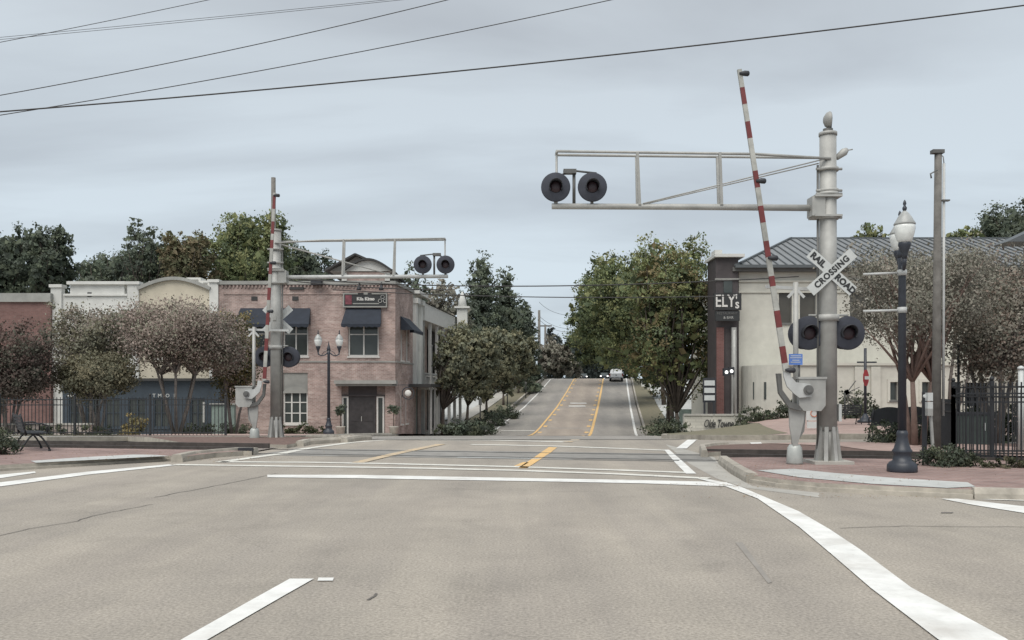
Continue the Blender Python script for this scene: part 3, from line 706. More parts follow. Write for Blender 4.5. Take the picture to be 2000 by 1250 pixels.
# ---------------------------------------------------------------- street lamps
def make_lamp():
    t = thing('street_lamp', 'x', 'street lamp', (0, 0, 0), 'twin acorn street lamps')
    MB().lathe([(.235,0),(.24,.02),(.235,.12),(.20,.17),(.15,.20),(.135,.30),(.155,.34),(.16,.37),(.13,.41),(.10,.52),(.085,.62),(.095,.66),(.075,.72)], (0,0,0), 12).build('base', 'lamp_black', t)
    MB().tube([(0,0,.7),(0,0,3.55),(0,0,3.75)], [.068,.058,.075], 14).lathe([(.075,3.72),(.085,3.78),(.06,3.86),(.03,3.98),(.012,4.1),(.004,4.14)], (0,0,0), 14).build('post', 'lamp_black', t)
    for s_ in (-1, 1):
        pts = [(s_ * .04, 0, 3.62), (s_ * .16, 0, 3.52), (s_ * .30, 0, 3.48), (s_ * .43, 0, 3.54), (s_ * .45, 0, 3.66)]
        MB().tube(pts, [.03,.026,.026,.03,.034], 10).tube([(s_ * .05, 0, 3.72), (s_ * .22, 0, 3.64), (s_ * .3, 0, 3.5)], .014, 8).build('arm', 'lamp_black', t)
        g = MB().lathe([(.085,3.90),(.115,3.95),(.145,4.04),(.163,4.15),(.158,4.20),(.12,4.23)], (s_ * .45, 0, 0), 18).build('globe', 'lamp_glass', t)
        MB().lathe([(.035,3.64),(.045,3.70),(.06,3.76),(.10,3.86),(.10,3.90),(.08,3.93)], (s_ * .45, 0, 0), 14).build('fitter', 'lamp_black', g)
        MB().lathe([(.163,4.205),(.168,4.225),(.14,4.27),(.105,4.34),(.055,4.41),(.03,4.44)], (s_ * .45, 0, 0), 18).build('cap', 'lamp_cap', g)
        MB().lathe([(.02,4.44),(.035,4.47),(.035,4.50),(.015,4.53),(.028,4.56),(.02,4.60),(.004,4.63)], (s_ * .45, 0, 0), 10).build('finial', 'lamp_black', g)
    return t
lamp = make_lamp()
lamp.scale = (1, 1, .955); lamp2 = copy_tree(lamp); lamp3 = copy_tree(lamp)
lamp.location = ((1762 - 1000) * 14.45 / FPX, 14.45, .12); lamp.rotation_euler.z = math.radians(70.5)
lamp['label'] = 'large dark street lamp with two pale banner rods, nearest lamp, on the right brick pavement'
for z in (3.46, 2.81):
    r = MB().tube([(0, .04, z), (0, .60, z)], .022, 8).lathe([(.07, -.05), (.075, -.05), (.075, .05), (.07, .05)], (0, 0, z), 12).build('banner_rod', 'galv_pale', None)
    r.parent = lamp
lamp2.location = ((642 - 1000) * 37 / FPX, 37, h(-7.8, 37) + .11); lamp2['label'] = 'black street lamp with two white globes side by side, before the old brick building'
lamp3.location = ((1763 - 1000) * 28.5 / FPX, 28.5, .1); lamp3.rotation_euler.z = math.radians(20); lamp3['label'] = 'street lamp farther back, mostly hidden behind the large dark lamp post'

# ---------------------------------------------------------------- poles and cables
def pole(name, label, px, ytop, Y, r0, r1, m='wood_pole', lean=0, z0=None):
    X = (px - 1000) * Y / FPX; z0 = h(X, Y) if z0 is None else z0; zt = CAMZ - (ytop - HY) * Y / FPX
    t = thing(name, label, 'utility pole', (X, Y, z0))
    MB().tube([(X, Y, z0 - .1), (X + lean * .5, Y, (z0 + zt) / 2), (X + lean, Y, zt)], [r0, (r0 + r1) / 2, r1], 14).build('shaft', m, t)
    return t, Vector((X + lean, Y, zt))
up1, tp = pole('utility_pole', 'short weathered wooden utility pole with conduit beside the iron fence', 1828, 298, 19.5, .105, .078, lean=.05)
MB().tube([tp + Vector((.115, -.03, -.25)), tp + Vector((.10, -.03, -5.9))], .03, 8).tube([tp + Vector((.115, -.03, -.25)), tp + Vector((.10, -.03, -.1)), tp + Vector((.02, -.05, -.05))], .012, 6).build('conduit', 'galv_pale', up1)
MB().tube([tp + Vector((-.07, -.1, -.42)), tp + Vector((-.22, -.1, -.5)), tp + Vector((-.2, -.1, -.6))], .018, 6).build('guy_hook', 'galv_dark', up1)
MB().box(tp + Vector((-.16, -.1, -.03)), tp + Vector((.1, .05, .05))).build('cap_plate', 'galv_dark', up1)
MB().box(tp + Vector((.05, -.1, -1.1)), tp + Vector((.22, 0, -1.07))).build('bracket', 'galv_dark', up1)
up2, tp2 = pole('utility_pole', 'bare grey pole rising behind the left crossing signal', 534, 347, 34, .12, .085, 'wood_pole')
up3, tp3 = pole('utility_pole', 'tall thin utility pole far up the road, left of the one with a crossarm', 1053, 606, 190, .42, .26, 'wood_pole')
up4, tp4 = pole('utility_pole', 'far utility pole carrying a crossarm above the treetops', 1065, 634, 200, .36, .22, 'wood_pole')
MB().obox(tp4 + Vector((-1.6, 0, -.3)), tp4 + Vector((1.5, 0, -.3)), .25, .3).build('crossarm', 'wood_pole', up4)
def cable(label, pts, r, n=24):
    mb = MB(); P = []
    a, m_, b = [Vector(p) for p in pts]
    for i in range(n + 1):
        t_ = i / n; P.append(a * (1 - t_) * (1 - 2 * t_) + m_ * 4 * t_ * (1 - t_) + b * t_ * (2 * t_ - 1))
    mb.tube(P, r, 6); o = mb.build('overhead_cable', 'cable'); tag(o, label, 'cable', 'overhead cables'); return o
D1 = 22
cable('thickest overhead cable crossing the whole sky from left edge to top right', (W(-300,240,D1), W(1000,128,D1), W(2300,-30,D1)), .019, 40)
cable('second lowest overhead cable at left edge, leaving through the top centre', (W(-300,270,25), W(600,121,25), W(1500,-70,25)), .013, 30)
cable('overhead cable crossing the upper left sky, third up at the left edge', (W(-300,236,25), W(440,100,25), W(1180,-80,25)), .013, 30)
cable('thin overhead cable rising to the top edge nearest the top left corner', (W(-300,138,28), W(210,41,28), W(720,-70,28)), .011)
cable('upper strand of the fine cable pair in the top left sky', (W(-300,100,30), W(370,38,30), W(1040,-30,30)), .008)
cable('lower strand of the fine cable pair in the top left sky', (W(-300,104,30), W(380,41,30), W(1060,-30,30)), .008)
cable('upper level cable strung across the road in front of the trees', (W(534,540,34), W(1000,559,34), W(1560,540,36)), .022)
cable('lower level cable strung across the road in front of the trees', (W(650,566,44), W(1040,580,44), W(1440,578,44)), .024)
cable('cable slung across the front of the old brick building', (W(540,545,50), W(700,560,50), W(880,566,50)), .03)
for k, dz in enumerate((0, .8, -3)): cable(['highest far wire from the thin far pole to the right hand trees', 'middle far wire from the thin far pole to the right hand trees', 'lowest far wire from the thin far pole to the right hand trees'][k], (tp3 + Vector((0, 0, -1.2 - dz)), tp3 + Vector((5, 3, -3.6 - dz)), tp3 + Vector((12, 0, -3.8 - dz))), .035)

# ---------------------------------------------------------------- buildings
class F:                                             # a wall plane: u along, z up, d toward the viewer
    def __init__(s, X, Y, ux=1, uy=0):
        L = math.hypot(ux, uy); s.o = Vector((X, Y, 0)); s.u = Vector((ux / L, uy / L, 0)); s.n = Vector((uy / L, -ux / L, 0))
    def p(s, u, z, d=0): v = s.o + s.u * u + s.n * d; return (v.x, v.y, z)
    def box(s, mb, u0, u1, z0, z1, d0, d1, mi=0):
        vs = [s.p(u, z, d) for z in (z0, z1) for (u, d) in ((u0, d0), (u1, d0), (u1, d1), (u0, d1))]
        mb.add(vs, [(0,3,2,1),(4,5,6,7),(0,1,5,4),(1,2,6,5),(2,3,7,6),(3,0,4,7)], mi); return mb
def facade(f, mb, u0, u1, z0, z1, ops, dep=.22, mi=0):
    us = sorted({u0, u1, *[o[0] for o in ops], *[o[1] for o in ops]}); zs = sorted({z0, z1, *[o[2] for o in ops], *[o[3] for o in ops]})
    for a, b in zip(us, us[1:]):
        for c, d in zip(zs, zs[1:]):
            if any(o[0] <= (a + b) / 2 <= o[1] and o[2] <= (c + d) / 2 <= o[3] for o in ops): continue
            mb.add([f.p(a, c), f.p(b, c), f.p(b, d), f.p(a, d)], [(0, 1, 2, 3)], mi)
    for a, b, c, d in [o[:4] for o in ops]:
        mb.add([f.p(a, c), f.p(a, d), f.p(a, d, -dep), f.p(a, c, -dep)], [(0,1,2,3)], mi); mb.add([f.p(b, c), f.p(b, d), f.p(b, d, -dep), f.p(b, c, -dep)], [(3,2,1,0)], mi)
        mb.add([f.p(a, d), f.p(b, d), f.p(b, d, -dep), f.p(a, d, -dep)], [(0,1,2,3)], mi); mb.add([f.p(a, c), f.p(b, c), f.p(b, c, -dep), f.p(a, c, -dep)], [(3,2,1,0)], mi)
        mb.add([f.p(a, c, -dep), f.p(b, c, -dep), f.p(b, d, -dep), f.p(a, d, -dep)], [(0,1,2,3)], mi)
    return mb
def window(f, root, u0, u1, z0, z1, nx=2, nz=2, fr='trim', pane='pane', t=.09, dep=.22, label=None):
    w = MB(); D0, D1_ = -dep + .015, -dep + .13
    f.box(w, u0, u1, z0, z0 + t, D0, D1_); f.box(w, u0, u1, z1 - t, z1, D0, D1_)
    f.box(w, u0, u0 + t, z0 + t, z1 - t, D0, D1_); f.box(w, u1 - t, u1, z0 + t, z1 - t, D0, D1_)
    for i in range(1, nx): c = u0 + (u1 - u0) * i / nx; f.box(w, c - t * .45, c + t * .45, z0 + t, z1 - t, D0, D1_ - .01)
    for i in range(1, nz): c = z0 + (z1 - z0) * i / nz; f.box(w, u0 + t, u1 - t, c - t * .35, c + t * .35, D0, D1_ - .02)
    f.box(w, u0 - .06, u1 + .06, z0 - .09, z0 - .002, -.02, .08)
    o = w.build('window', fr, root)
    g = MB(); f.box(g, u0 + t * .5, u1 - t * .5, z0 + t * .5, z1 - t * .5, D0 + .02, D0 + .05); g.build('pane', pane, o)
    if label: o['label'] = label
    return o
def awning(f, root, u0, u1, zt, zb, pr, m='navy_awning'):
    mb = MB(); a = .28
    mb.add([f.p(u0, zt, .03), f.p(u1, zt, .03), f.p(u1 + .12, zb, pr), f.p(u0 - .12, zb, pr)], [(0,1,2,3)])
    mb.add([f.p(u0, zt, .03), f.p(u0 - .12, zb, pr), f.p(u0 - .02, zb, .03)], [(0,1,2)]); mb.add([f.p(u1, zt, .03), f.p(u1 + .12, zb, pr), f.p(u1 + .02, zb, .03)], [(0,2,1)])
    n = max(4, int((u1 - u0) / .3)); L = u1 - u0 + .24
    for i in range(n):
        x0 = u0 - .12 + L * i / n; x1 = u0 - .12 + L * (i + 1) / n
        mb.add([f.p(x0, zb, pr), f.p(x1, zb, pr), f.p(x1, zb - .16, pr), f.p((x0 + x1) / 2, zb - .22, pr), f.p(x0, zb - .16, pr)], [(0,1,2,3,4)])
    return mb.build('awning', m, root)
def body(mb, f, u0, u1, z0, z1, depth, mi=0):                    # side, back and top faces behind a facade
    mb.add([f.p(u0, z0), f.p(u0, z1), f.p(u0, z1, -depth), f.p(u0, z0, -depth)], [(0,1,2,3)], mi)
    mb.add([f.p(u1, z0), f.p(u1, z1), f.p(u1, z1, -depth), f.p(u1, z0, -depth)], [(3,2,1,0)], mi)
    mb.add([f.p(u0, z1), f.p(u1, z1), f.p(u1, z1, -depth), f.p(u0, z1, -depth)], [(0,1,2,3)], mi)
    mb.add([f.p(u0, z0, -depth), f.p(u1, z0, -depth), f.p(u1, z1, -depth), f.p(u0, z1, -depth)], [(3,2,1,0)], mi)

YB = 53.0; SB = FPX / YB
bx = lambda px: (px - 1000) / SB
bz = lambda py: CAMZ - (py - HY) / SB
fb = F(0, YB)
# --- old brick building
x0, x1 = bx(427), bx(772)
ob = thing('brick_building', 'two storey old red brick corner building with navy awnings and a dark shop sign', 'building', (x0, YB, -1.3))
R_ = lambda a, b, c, d: (bx(a), bx(b), bz(d), bz(c))
ops = [R_(474, 520, 608, 696), R_(553, 602, 608, 696), R_(680, 740, 610, 696), R_(553, 601, 728, 828), R_(667, 752, 752, 850)]
wm = MB(); facade(fb, wm, x0, x1, -1.6, bz(556), ops)
fs_ = F(x1, YB, .12, 1)                                # the side along the road
sops = [(1.35, 2.05, bz(702), bz(618)), (2.75, 3.45, bz(702), bz(618)), (1.3, 1.85, bz(830), bz(772)), (2.6, 3.15, bz(830), bz(772))]
fs_.n = Vector((1, -.12, 0)).normalized()
facade(fs_, wm, 0, 4.6, -1.9, bz(556), sops)
e = fs_.p(4.6, 0)
wm.add([(x0, YB, -1.6), (x0, YB, bz(556)), (x0, YB + 14, bz(556)), (x0, YB + 14, -1.6)], [(0,1,2,3)])
wm.add([(x0, YB, bz(556)), (x1, YB, bz(556)), (e[0], e[1], bz(556)), (e[0], YB + 14, bz(556)), (x0, YB + 14, bz(556))], [(0,1,2,3,4)])
wm.add([(e[0], e[1], -1.6), (e[0], e[1], bz(556)), (e[0], YB + 14, bz(556)), (e[0], YB + 14, -1.6)], [(0,1,2,3)])
wm.build('wall', 'old_brick', ob)
c_ = MB(); fb.box(c_, x0 - .05, x1 + .04, bz(556), bz(549), -.25, .12); fb.box(c_, x0, x1, bz(708), bz(705), .004, .06)
fs_.box(c_, .05, 4.6, bz(556), bz(550), -.3, .1); fs_.box(c_, .07, 4.6, bz(708), bz(705), .004, .06); c_.build('cornice', 'stone_band', ob)
b_ = MB(); fb.box(b_, x0 + .3, x1 - .3, bz(575), bz(572), .004, .05)
for i in range(46):
    u = x0 + .25 + i * (x1 - x0 - .5) / 45; fb.box(b_, u - .05, u + .05, bz(562), bz(557), .004, .08)
b_.build('dentils', 'old_brick', ob)
for i, o_ in enumerate(ops[:3]):
    window(fb, ob, *o_, 2, 2)
    awning(fb, ob, o_[0] - .12, o_[1] + .14, bz(602), bz(635), 1.0)
w4 = window(fb, ob, ops[3][0], ops[3][1], ops[3][2], bz(765), 3, 3)
gp = MB(); fb.box(gp, ops[3][0], ops[3][1], bz(765), ops[3][3], -.2, -.08)
gp.build('infill_panel', 'stone_band', ob); gq = MB()
cxm = (ops[3][0] + ops[3][1]) / 2; hw = (ops[3][1] - ops[3][0]) / 2
gq.prism([fb.p(cxm + hw * math.cos(a), bz(768) + .42 * math.sin(a), .006) for a in [math.pi * k / 12 for k in range(13)]], (0, -.03, 0)).build('arch_trim', 'stone_band', ob)
for o_ in sops:
    window(fs_, ob, *o_, 1, 1, t=.16)
awning(fs_, ob, 1.2, 3.6, bz(614), bz(642), .9)
# entrance: recessed door, sidelights, ledge
d0 = R_(680, 733, 774, 849)
dm = MB(); fb.box(dm, d0[0], d0[1], -1.3, d0[3], -.2, -.12)
for k in range(3):
    for s_ in (0, 1):
        a = d0[0] + .15 + s_ * .82; fb.box(dm, a, a + .55, -1.1 + k * .75, -1.1 + k * .75 + .58, -.115, -.1)
dd = dm.build('door', 'door_dark', ob)
hm = MB(); fb.box(hm, d0[0] + .78, d0[0] + .82, -.35, -.05, -.1, -.05); hm.build('handle', 'galv', dd)
for a, b in ((667, 680), (735, 750)):
    window(fb, ob, bx(a), bx(b), -1.28, bz(774), 1, 1, t=.10)
lm = MB(); fb.box(lm, bx(680), bx(735), bz(774), bz(753), -.21, -.1); fb.box(lm, bx(667), bx(752), bz(774), bz(771), -.1, -.02); lm.build('lintel', 'charcoal', ob)
lm = MB(); fb.box(lm, bx(657), bx(777), bz(750), bz(743), .0, .75); fb.box(lm, bx(659), bx(775), bz(754), bz(750.2), .0, .6)
lm.build('ledge', 'stone_band', ob)
for px in (497, 577): v_ = MB(); fb.box(v_, bx(px - 6), bx(px + 6), bz(587), bz(579), .004, .03); v_.build('vent', 'dark_trim', ob)
v_ = MB(); fb.box(v_, bx(566), bx(594), bz(566), bz(561), .0, .12); v_.build('light_strip', 'dark_trim', ob)
v_ = MB(); fb.box(v_, bx(611), bx(631), bz(558), bz(547), .1, .6); v_.build('camera_box', 'signal_black', ob)  # plain black camera box on the brick front, gives no light
for px in (704, 747):
    g = MB(); u = bx(px); g.tube([fb.p(u, bz(558), 0), fb.p(u, bz(553), .4), fb.p(u, bz(560), .55)], .03, 8).lathe([(.05, .1), (.14, -.12), (.15, -.2)], fb.p(u, bz(562), .55), 10); g.build('gooseneck_lamp', 'signal_black', ob)
# raised pediment and attic gable
pd = MB(); fb.box(pd, bx(676), bx(762), bz(549), bz(532), -.3, .05); pd.build('parapet', 'old_brick', ob)
pd = MB()
for a, b in ((668, 678), (752, 762)): fb.box(pd, bx(a), bx(b), bz(551), bz(533), -.32, .12)
pts = [fb.p(bx(673) + (bx(765) - bx(673)) * k / 16, bz(530) + 1.0 * math.sin(math.pi * (k / 16)) * .65, .12) for k in range(17)]
pd.prism(pts, (0, .35, 0)); pd.build('pediment', 'white_wall', ob)
pd = MB()
for k in range(16): pd.obox(Vector(pts[k]) + Vector((0, -.02, .05)), Vector(pts[k + 1]) + Vector((0, -.02, .05)), .5, .12)
pd.build('pediment_moulding', 'dark_trim', ob)
gb = MB(); yg = YB + 4; S2 = FPX / yg; gx_ = lambda p: (p - 1000) / S2; gz_ = lambda p: CAMZ - (p - HY) / S2
gb.prism([(gx_(640), yg, gz_(530)), (gx_(770), yg, gz_(530)), (gx_(735), yg, gz_(522)), (gx_(697), yg, gz_(501)), (gx_(672), yg, gz_(516))], (0, 6, 0)).build('attic_gable', 'stone_band', ob)
gb = MB(); gb.obox((gx_(697), yg + 2.5, gz_(499)), (gx_(638), yg + 2.5, gz_(531)), 6.4, .12).obox((gx_(697), yg + 2.5, gz_(499)), (gx_(772), yg + 2.5, gz_(532)), 6.4, .12).build('roof', 'dark_trim', ob)
# shop sign
sg_ = thing('shop_sign', 'black rectangular shop sign with red emblem and pale lettering on the old brick wall', 'sign', fb.p(bx(714), bz(587), .1))
q = MB(); fb.box(q, bx(671), bx(757), bz(601), bz(572), .0, .16); q.build('sign_board', 'sign_ink', sg_)
q = MB()
for a, b, c, d in ((671, 673.5, 601, 573), (754.5, 757, 601, 573), (673.5, 754.5, 601, 598.5), (673.5, 700, 575.5, 573), (727, 754.5, 575.5, 573)): fb.box(q, bx(a), bx(b), bz(c), bz(d), .161, .2)
q.build('sign_frame', 'stone_band', sg_)
M['emblem_red'] = mat('emblem_red', (.17, .045, .06), .6, .3, 5)
q = MB(); fb.box(q, bx(675.5), bx(688), bz(595), bz(577), .161, .18); q.prism([fb.p(bx(683) + .2 * math.cos(a) * (1 if k % 2 else .5), bz(586) + .2 * math.sin(a) * (1 if k % 2 else .5), .195) for k, a in enumerate([math.pi * i / 8 for i in range(16)])], (0, .012, 0)); q.build('emblem', 'emblem_red', sg_)
text('lettering', 'Kila Kimo', .27, 'trim', Matrix.Translation(fb.p(bx(715), bz(584.5), .175)) @ STAND, sg_, .004, .012)
q = MB(); fb.box(q, bx(690), bx(741), bz(594.5), bz(592.5), .161, .175); fb.box(q, bx(711), bx(719), bz(576), bz(571.5), .161, .18); q.build('underline', 'stone_band', sg_)
q = MB()
for a, b in ((0, .17), (-.15, -.07), (.15, -.07)):
    cx_, cz_ = bx(748) + a, bz(586) + b
    for k in range(10):
        a1, a2 = 2 * math.pi * k / 10, 2 * math.pi * (k + 1) / 10
        q.obox(fb.p(cx_ + .11 * math.cos(a1), cz_ + .11 * math.sin(a1), .175), fb.p(cx_ + .11 * math.cos(a2), cz_ + .11 * math.sin(a2), .175), .02, .045, (0, 1, 0))
q.build('trefoil_emblem', 'trim', sg_)
# round hanging sign
hs = thing('hanging_sign', 'round black ring sign with pale centre hanging at the corner of the brick building', 'sign', W(797, 768, 52.4))
c0 = Vector(W(797, 768, 52.4)); q = MB()
for k in range(20):
    a1, a2 = 2 * math.pi * k / 20, 2 * math.pi * (k + 1) / 20
    q.obox(c0 + Vector((.36 * math.cos(a1), 0, .36 * math.sin(a1))), c0 + Vector((.36 * math.cos(a2), 0, .36 * math.sin(a2))), .06, .10, (0, 1, 0))
q.build('ring', 'signal_black', hs)
MB().lathe([(.02, -.04), (.19, -.04), (.2, 0), (.02, .04)], c0, 16, 'Y').build('centre_disc', 'trim', hs)
MB().obox(c0 + Vector((-.95, 0, .5)), c0 + Vector((.1, 0, .5)), .04, .04).obox(c0 + Vector((0, 0, .38)), c0 + Vector((0, 0, .5)), .03, .03).build('bracket', 'signal_black', hs)

# --- white pilastered building after the corner
fw = F(*fs_.p(4.62, 0)[:2], .12, 1); fw.n = Vector((1, -.12, 0)).normalized()
wb = thing('white_building', 'narrow white two storey building with pilasters beyond the brick corner', 'building', fw.p(0, -1.5))
zt = bz(590) + .4
q = MB(); facade(fw, q, 0, 2.7, 1.9, zt + .6, [(.9, 1.3, 3.2, 6.2)]); body(q, fw, 0, 2.7, 1.9, zt + .6, 4); q.build('wall', 'white_wall', wb)
for a, b in ((.1, .6), (1.6, 2.1)): q = MB(); fw.box(q, a, b, 1.92, zt, .004, .2); fw.box(q, a - .08, b + .15, zt, zt + .35, .004, .35); q.build('pilaster', 'white_wall', wb)
q = MB(); fw.box(q, -.0, 2.7, zt + .6, zt + .85, -.3, .45); q.build('cornice', 'white_wall', wb)
q = MB(); fw.box(q, 0, 2.7, -2.2, 1.9, -4, -.3); q.build('shopfront', 'charcoal', wb)
q = MB(); fw.box(q, -1.2, 4.2, 1.75, 1.95, 0, 1.5); q.build('canopy', 'dark_trim', wb)
for u in (-.2, 1.0, 2.4): q = MB(); fw.box(q, u, u + .12, -2.2, 1.75, 1.2, 1.32); q.build('column', 'galv', wb)
q = MB(); fw.box(q, .4, .6, -2, 1.6, -.29, -.2); fw.box(q, 1.8, 2.0, -2, 1.6, -.29, -.2); q.build('door_frame', 'teal_wall', wb)
# --- porch building
fp = F(*fs_.p(7.4, 0)[:2], .12, 1); fp.n = Vector((1, -.12, 0)).normalized()
pb = thing('porch_building', 'white building with pitched gable, upper porch and slim posts, behind the left street trees', 'building', fp.p(0, -1.7))
q = MB(); fp.box(q, 0, 15, -2.2, 6.4, -6, -1.6); q.build('wall', 'charcoal', pb)
q = MB(); fp.box(q, 0, 15, 6.4, 7.6, -6, .2); fp.box(q, 0, 15, 1.6, 1.9, -1.58, .2); q.build('fascia', 'trim', pb)
q = MB(); q.prism([fp.p(-.1, 7.62, .3), fp.p(-.1, 7.62, -6.2), fp.p(-.1, 8.9, -3.4)], fp.u * 15.3); q.build('roof', 'dark_trim', pb)
for u in (.1, 2.4, 4.8, 7.2, 9.6, 12, 14.6):
    q = MB(); fp.box(q, u, u + .22, -2.2, 1.6, -.1, .12); fp.box(q, u + .02, u + .2, 1.9, 6.4, -.1, .1); q.build('post', 'trim' if u > 2 else 'galv', pb)
q = MB(); fp.box(q, .3, 14.6, 2.7, 2.78, .0, .06)
for i in range(48): fp.box(q, .4 + i * .3, .44 + i * .3, 1.9, 2.7, .01, .05)
q.build('railing', 'galv_pale', pb)
for u in (1.2, 3.4, 6, 8.4, 10.8): window(fp, pb, u, u + 1.0, 2.6, 5.2, 1, 2, dep=1.4)
cp = thing('cupola', 'small white cupola with dark cap above the porch building', 'cupola', W(903, 600, 72))
q = MB(); X_, Y_, Z_ = W(903, 610, 72); q.box((X_ - .42, Y_ - .42, Z_ - 1.2), (X_ + .42, Y_ + .42, Z_ + .3)).box((X_ - .62, Y_ - .62, Z_ + .3), (X_ + .62, Y_ + .62, Z_ + .45)); q.build('drum', 'white_wall', cp)
q = MB(); q.tube([(X_, Y_, Z_ + .45), (X_, Y_, Z_ + 1.0), (X_, Y_, Z_ + 1.7)], [.38, .30, .06], 8); q.build('cap', 'white_wall', cp)

# --- left row: cream curved parapet, white parapet, dark red brick
cb = thing('cream_building', 'cream building with a curved parapet between two piers, behind the purple crape myrtle', 'building', (bx(260), YB, -1.3))
q = MB(); za = bz(590); u0, u1 = bx(258), bx(427)
facade(fb, q, u0, u1, bz(742), za, [R_(300, 322, 640, 700), R_(350, 372, 640, 700)]); body(q, fb, u0, u1, -1.6, za, 14)
arc = [fb.p(bx(270) + (bx(412) - bx(270)) * k / 20, bz(566) + .62 * math.sin(math.pi * k / 20), 0) for k in range(21)]
q.prism([fb.p(bx(270), za, 0)] + arc + [fb.p(bx(412), za, 0)], (0, .35, 0)); q.build('wall', 'cream_wall', cb)
for a in (300, 350): window(fb, cb, *R_(a, a + 22, 640, 700), 1, 2)
q = MB()
for a, b in zip(arc, arc[1:]): q.obox(Vector(a) + Vector((0, .1, .06)), Vector(b) + Vector((0, .1, .06)), .6, .2)
q.build('coping', 'stone_band', cb)
for a, b, c in ((250, 272, 556), (410, 427, 552)):
    q = MB(); fb.box(q, bx(a), bx(b), bz(742), bz(c), -.3, .1); fb.box(q, bx(a) - .1, bx(b) + .08, bz(c), bz(c) + .18, -.4, .2); q.build('pier', 'white_wall', cb)
q = MB(); f2 = F(0, YB + 6); s6 = FPX / (YB + 6); x6 = lambda p: (p - 1000) / s6; z6 = lambda p: CAMZ - (p - HY) / s6
for a, b, c in ((290, 330, 549), (330, 358, 542), (364, 392, 542), (392, 410, 548)): q = MB(); f2.box(q, x6(a), x6(b), z6(575), z6(c), -1, 0); f2.box(q, x6(a + 5), x6(b - 5), z6(555), z6(c + 4), .002, .05, 1); q.build('roof_unit', ['white_wall', 'stone_band'], cb)
wb2 = thing('white_building', 'white building with raised flat parapet next to the dark red brick one', 'building', (bx(100), YB, -1.3))
q = MB(); u0, u1 = bx(103), bx(250); facade(fb, q, u0, u1, -1.6, bz(575), [R_(140, 160, 640, 700), R_(190, 210, 640, 700)]); body(q, fb, u0, u1, -1.6, bz(575), 14)
fb.box(q, bx(137), bx(243), bz(575), bz(556), -.4, .0); q.build('wall', 'white_wall', wb2)
for a in (140, 190): window(fb, wb2, *R_(a, a + 20, 640, 700), 1, 2)
q = MB(); fb.box(q, bx(133), bx(247), bz(556), bz(550), -.5, .2); fb.box(q, bx(101), bx(122), bz(742), bz(562), -.3, .12); fb.box(q, bx(99), bx(124), bz(562), bz(556), -.4, .22); fb.box(q, u0 + .7, u1, bz(578), bz(574), .004, .12); q.build('cornice', 'white_wall', wb2)
q = MB(); fb.box(q, bx(171), bx(179), bz(580), bz(571), .004, .03); q.build('vent', 'dark_trim', wb2)
db = thing('brick_building', 'dark red brick building with pale stone top band at the left edge', 'building', (bx(40), YB - 3, -1.2))
Yd = YB - .3; sd = FPX / Yd; fd = F(0, Yd); xd = lambda p: (p - 1000) / sd; zd = lambda p: CAMZ - (p - HY) / sd
q = MB(); fd.box(q, xd(-420), xd(99), -1.6, zd(590), -15, 0); q.build('wall', 'dark_brick', db)
q = MB(); fd.box(q, xd(-422), xd(101), zd(590), zd(573), -15.1, .15)
q.build('coping', 'stone_band', db)
# navy shopfront in front of white and cream buildings
sf = thing('shopfront', 'dark navy shopfront with glazed doors under the crape myrtles', 'shopfront', (bx(260), YB - 1.2, -1.3))
Ys = YB - 1.2; ss = FPX / Ys; fs2 = F(0, Ys); xs_ = lambda p: (p - 1000) / ss; zs_ = lambda p: CAMZ - (p - HY) / ss
wins = [(135, 160), (168, 195), (205, 235), (250, 285), (300, 330), (372, 400)]
q = MB(); ops2 = [(xs_(a), xs_(b), zs_(835), zs_(778)) for a, b in wins]; facade(fs2, q, xs_(122), xs_(430), -1.5, zs_(742), ops2, .18); body(q, fs2, xs_(122), xs_(430), -1.5, zs_(742), 1.1)
q.build('wall', 'navy_front', sf)
for o_ in ops2: window(fs2, sf, *o_, 2, 2, fr='navy_front', t=.07, dep=.18)
q = MB(); fs2.box(q, xs_(397), xs_(400.5), zs_(825), zs_(785), .01, .06); fs2.box(q, xs_(137), xs_(160), zs_(774), zs_(771), .01, .3); q.build('white_trim', 'trim', sf)
text('lettering', 'T MTO  I', .30, 'galv_pale', Matrix.Translation(fs2.p(xs_(320), zs_(773), .02)) @ STAND, sf, .005, .004, space=1.15)
q = MB(); fs2.box(q, xs_(122), xs_(430), zs_(744), zs_(739), -.3, .35); q.build('cornice', 'dark_trim', sf)
tw = thing('garden_wall', 'low grey green wall between the navy shopfront and the brick building', 'wall', (bx(452), 51.3, -1.2))
q = MB(); q.box((bx(432), 51.2, -1.5), (bx(476), 51.5, bz(790))); q.build('wall_face', 'teal_wall', tw)
q = MB(); q.box((bx(430), 51.1, bz(790)), (bx(478), 51.6, bz(787))); q.build('coping', 'stone_band', tw)

# --- stucco building right
Yc = 53.0; fc = F(0, Yc)
sb = thing('stucco_building', 'large cream stucco two storey building with hipped standing seam metal roof', 'building', (bx(1443), Yc, 0))
q = MB(); u0, u1 = bx(1443), bx(2200); zE = bz(524)
cops = [R_(1521, 1547, 570, 632), R_(1562, 1594, 568, 642), R_(1660, 1690, 570, 632), R_(1790, 1820, 570, 632), R_(1880, 1910, 570, 632)]
facade(fc, q, u0, u1, -.3, zE, cops); body(q, fc, u0, u1, -.3, zE, 14); q.build('wall', 'stucco', sb)
for o_ in cops: window(fc, sb, *o_, 1, 1, fr='soffit', pane='pane_warm', t=.06)
q = MB(); fc.box(q, u0 - .03, u1, bz(572), bz(569), .004, .09); fc.box(q, u0 - .03, u1, bz(551), bz(548), .004, .12); q.build('string_course', 'stucco', sb)
q = MB(); fc.box(q, u0 - .5, u1 + .5, zE - .25, zE, -14.5, .55); q.build('soffit', 'soffit', sb)
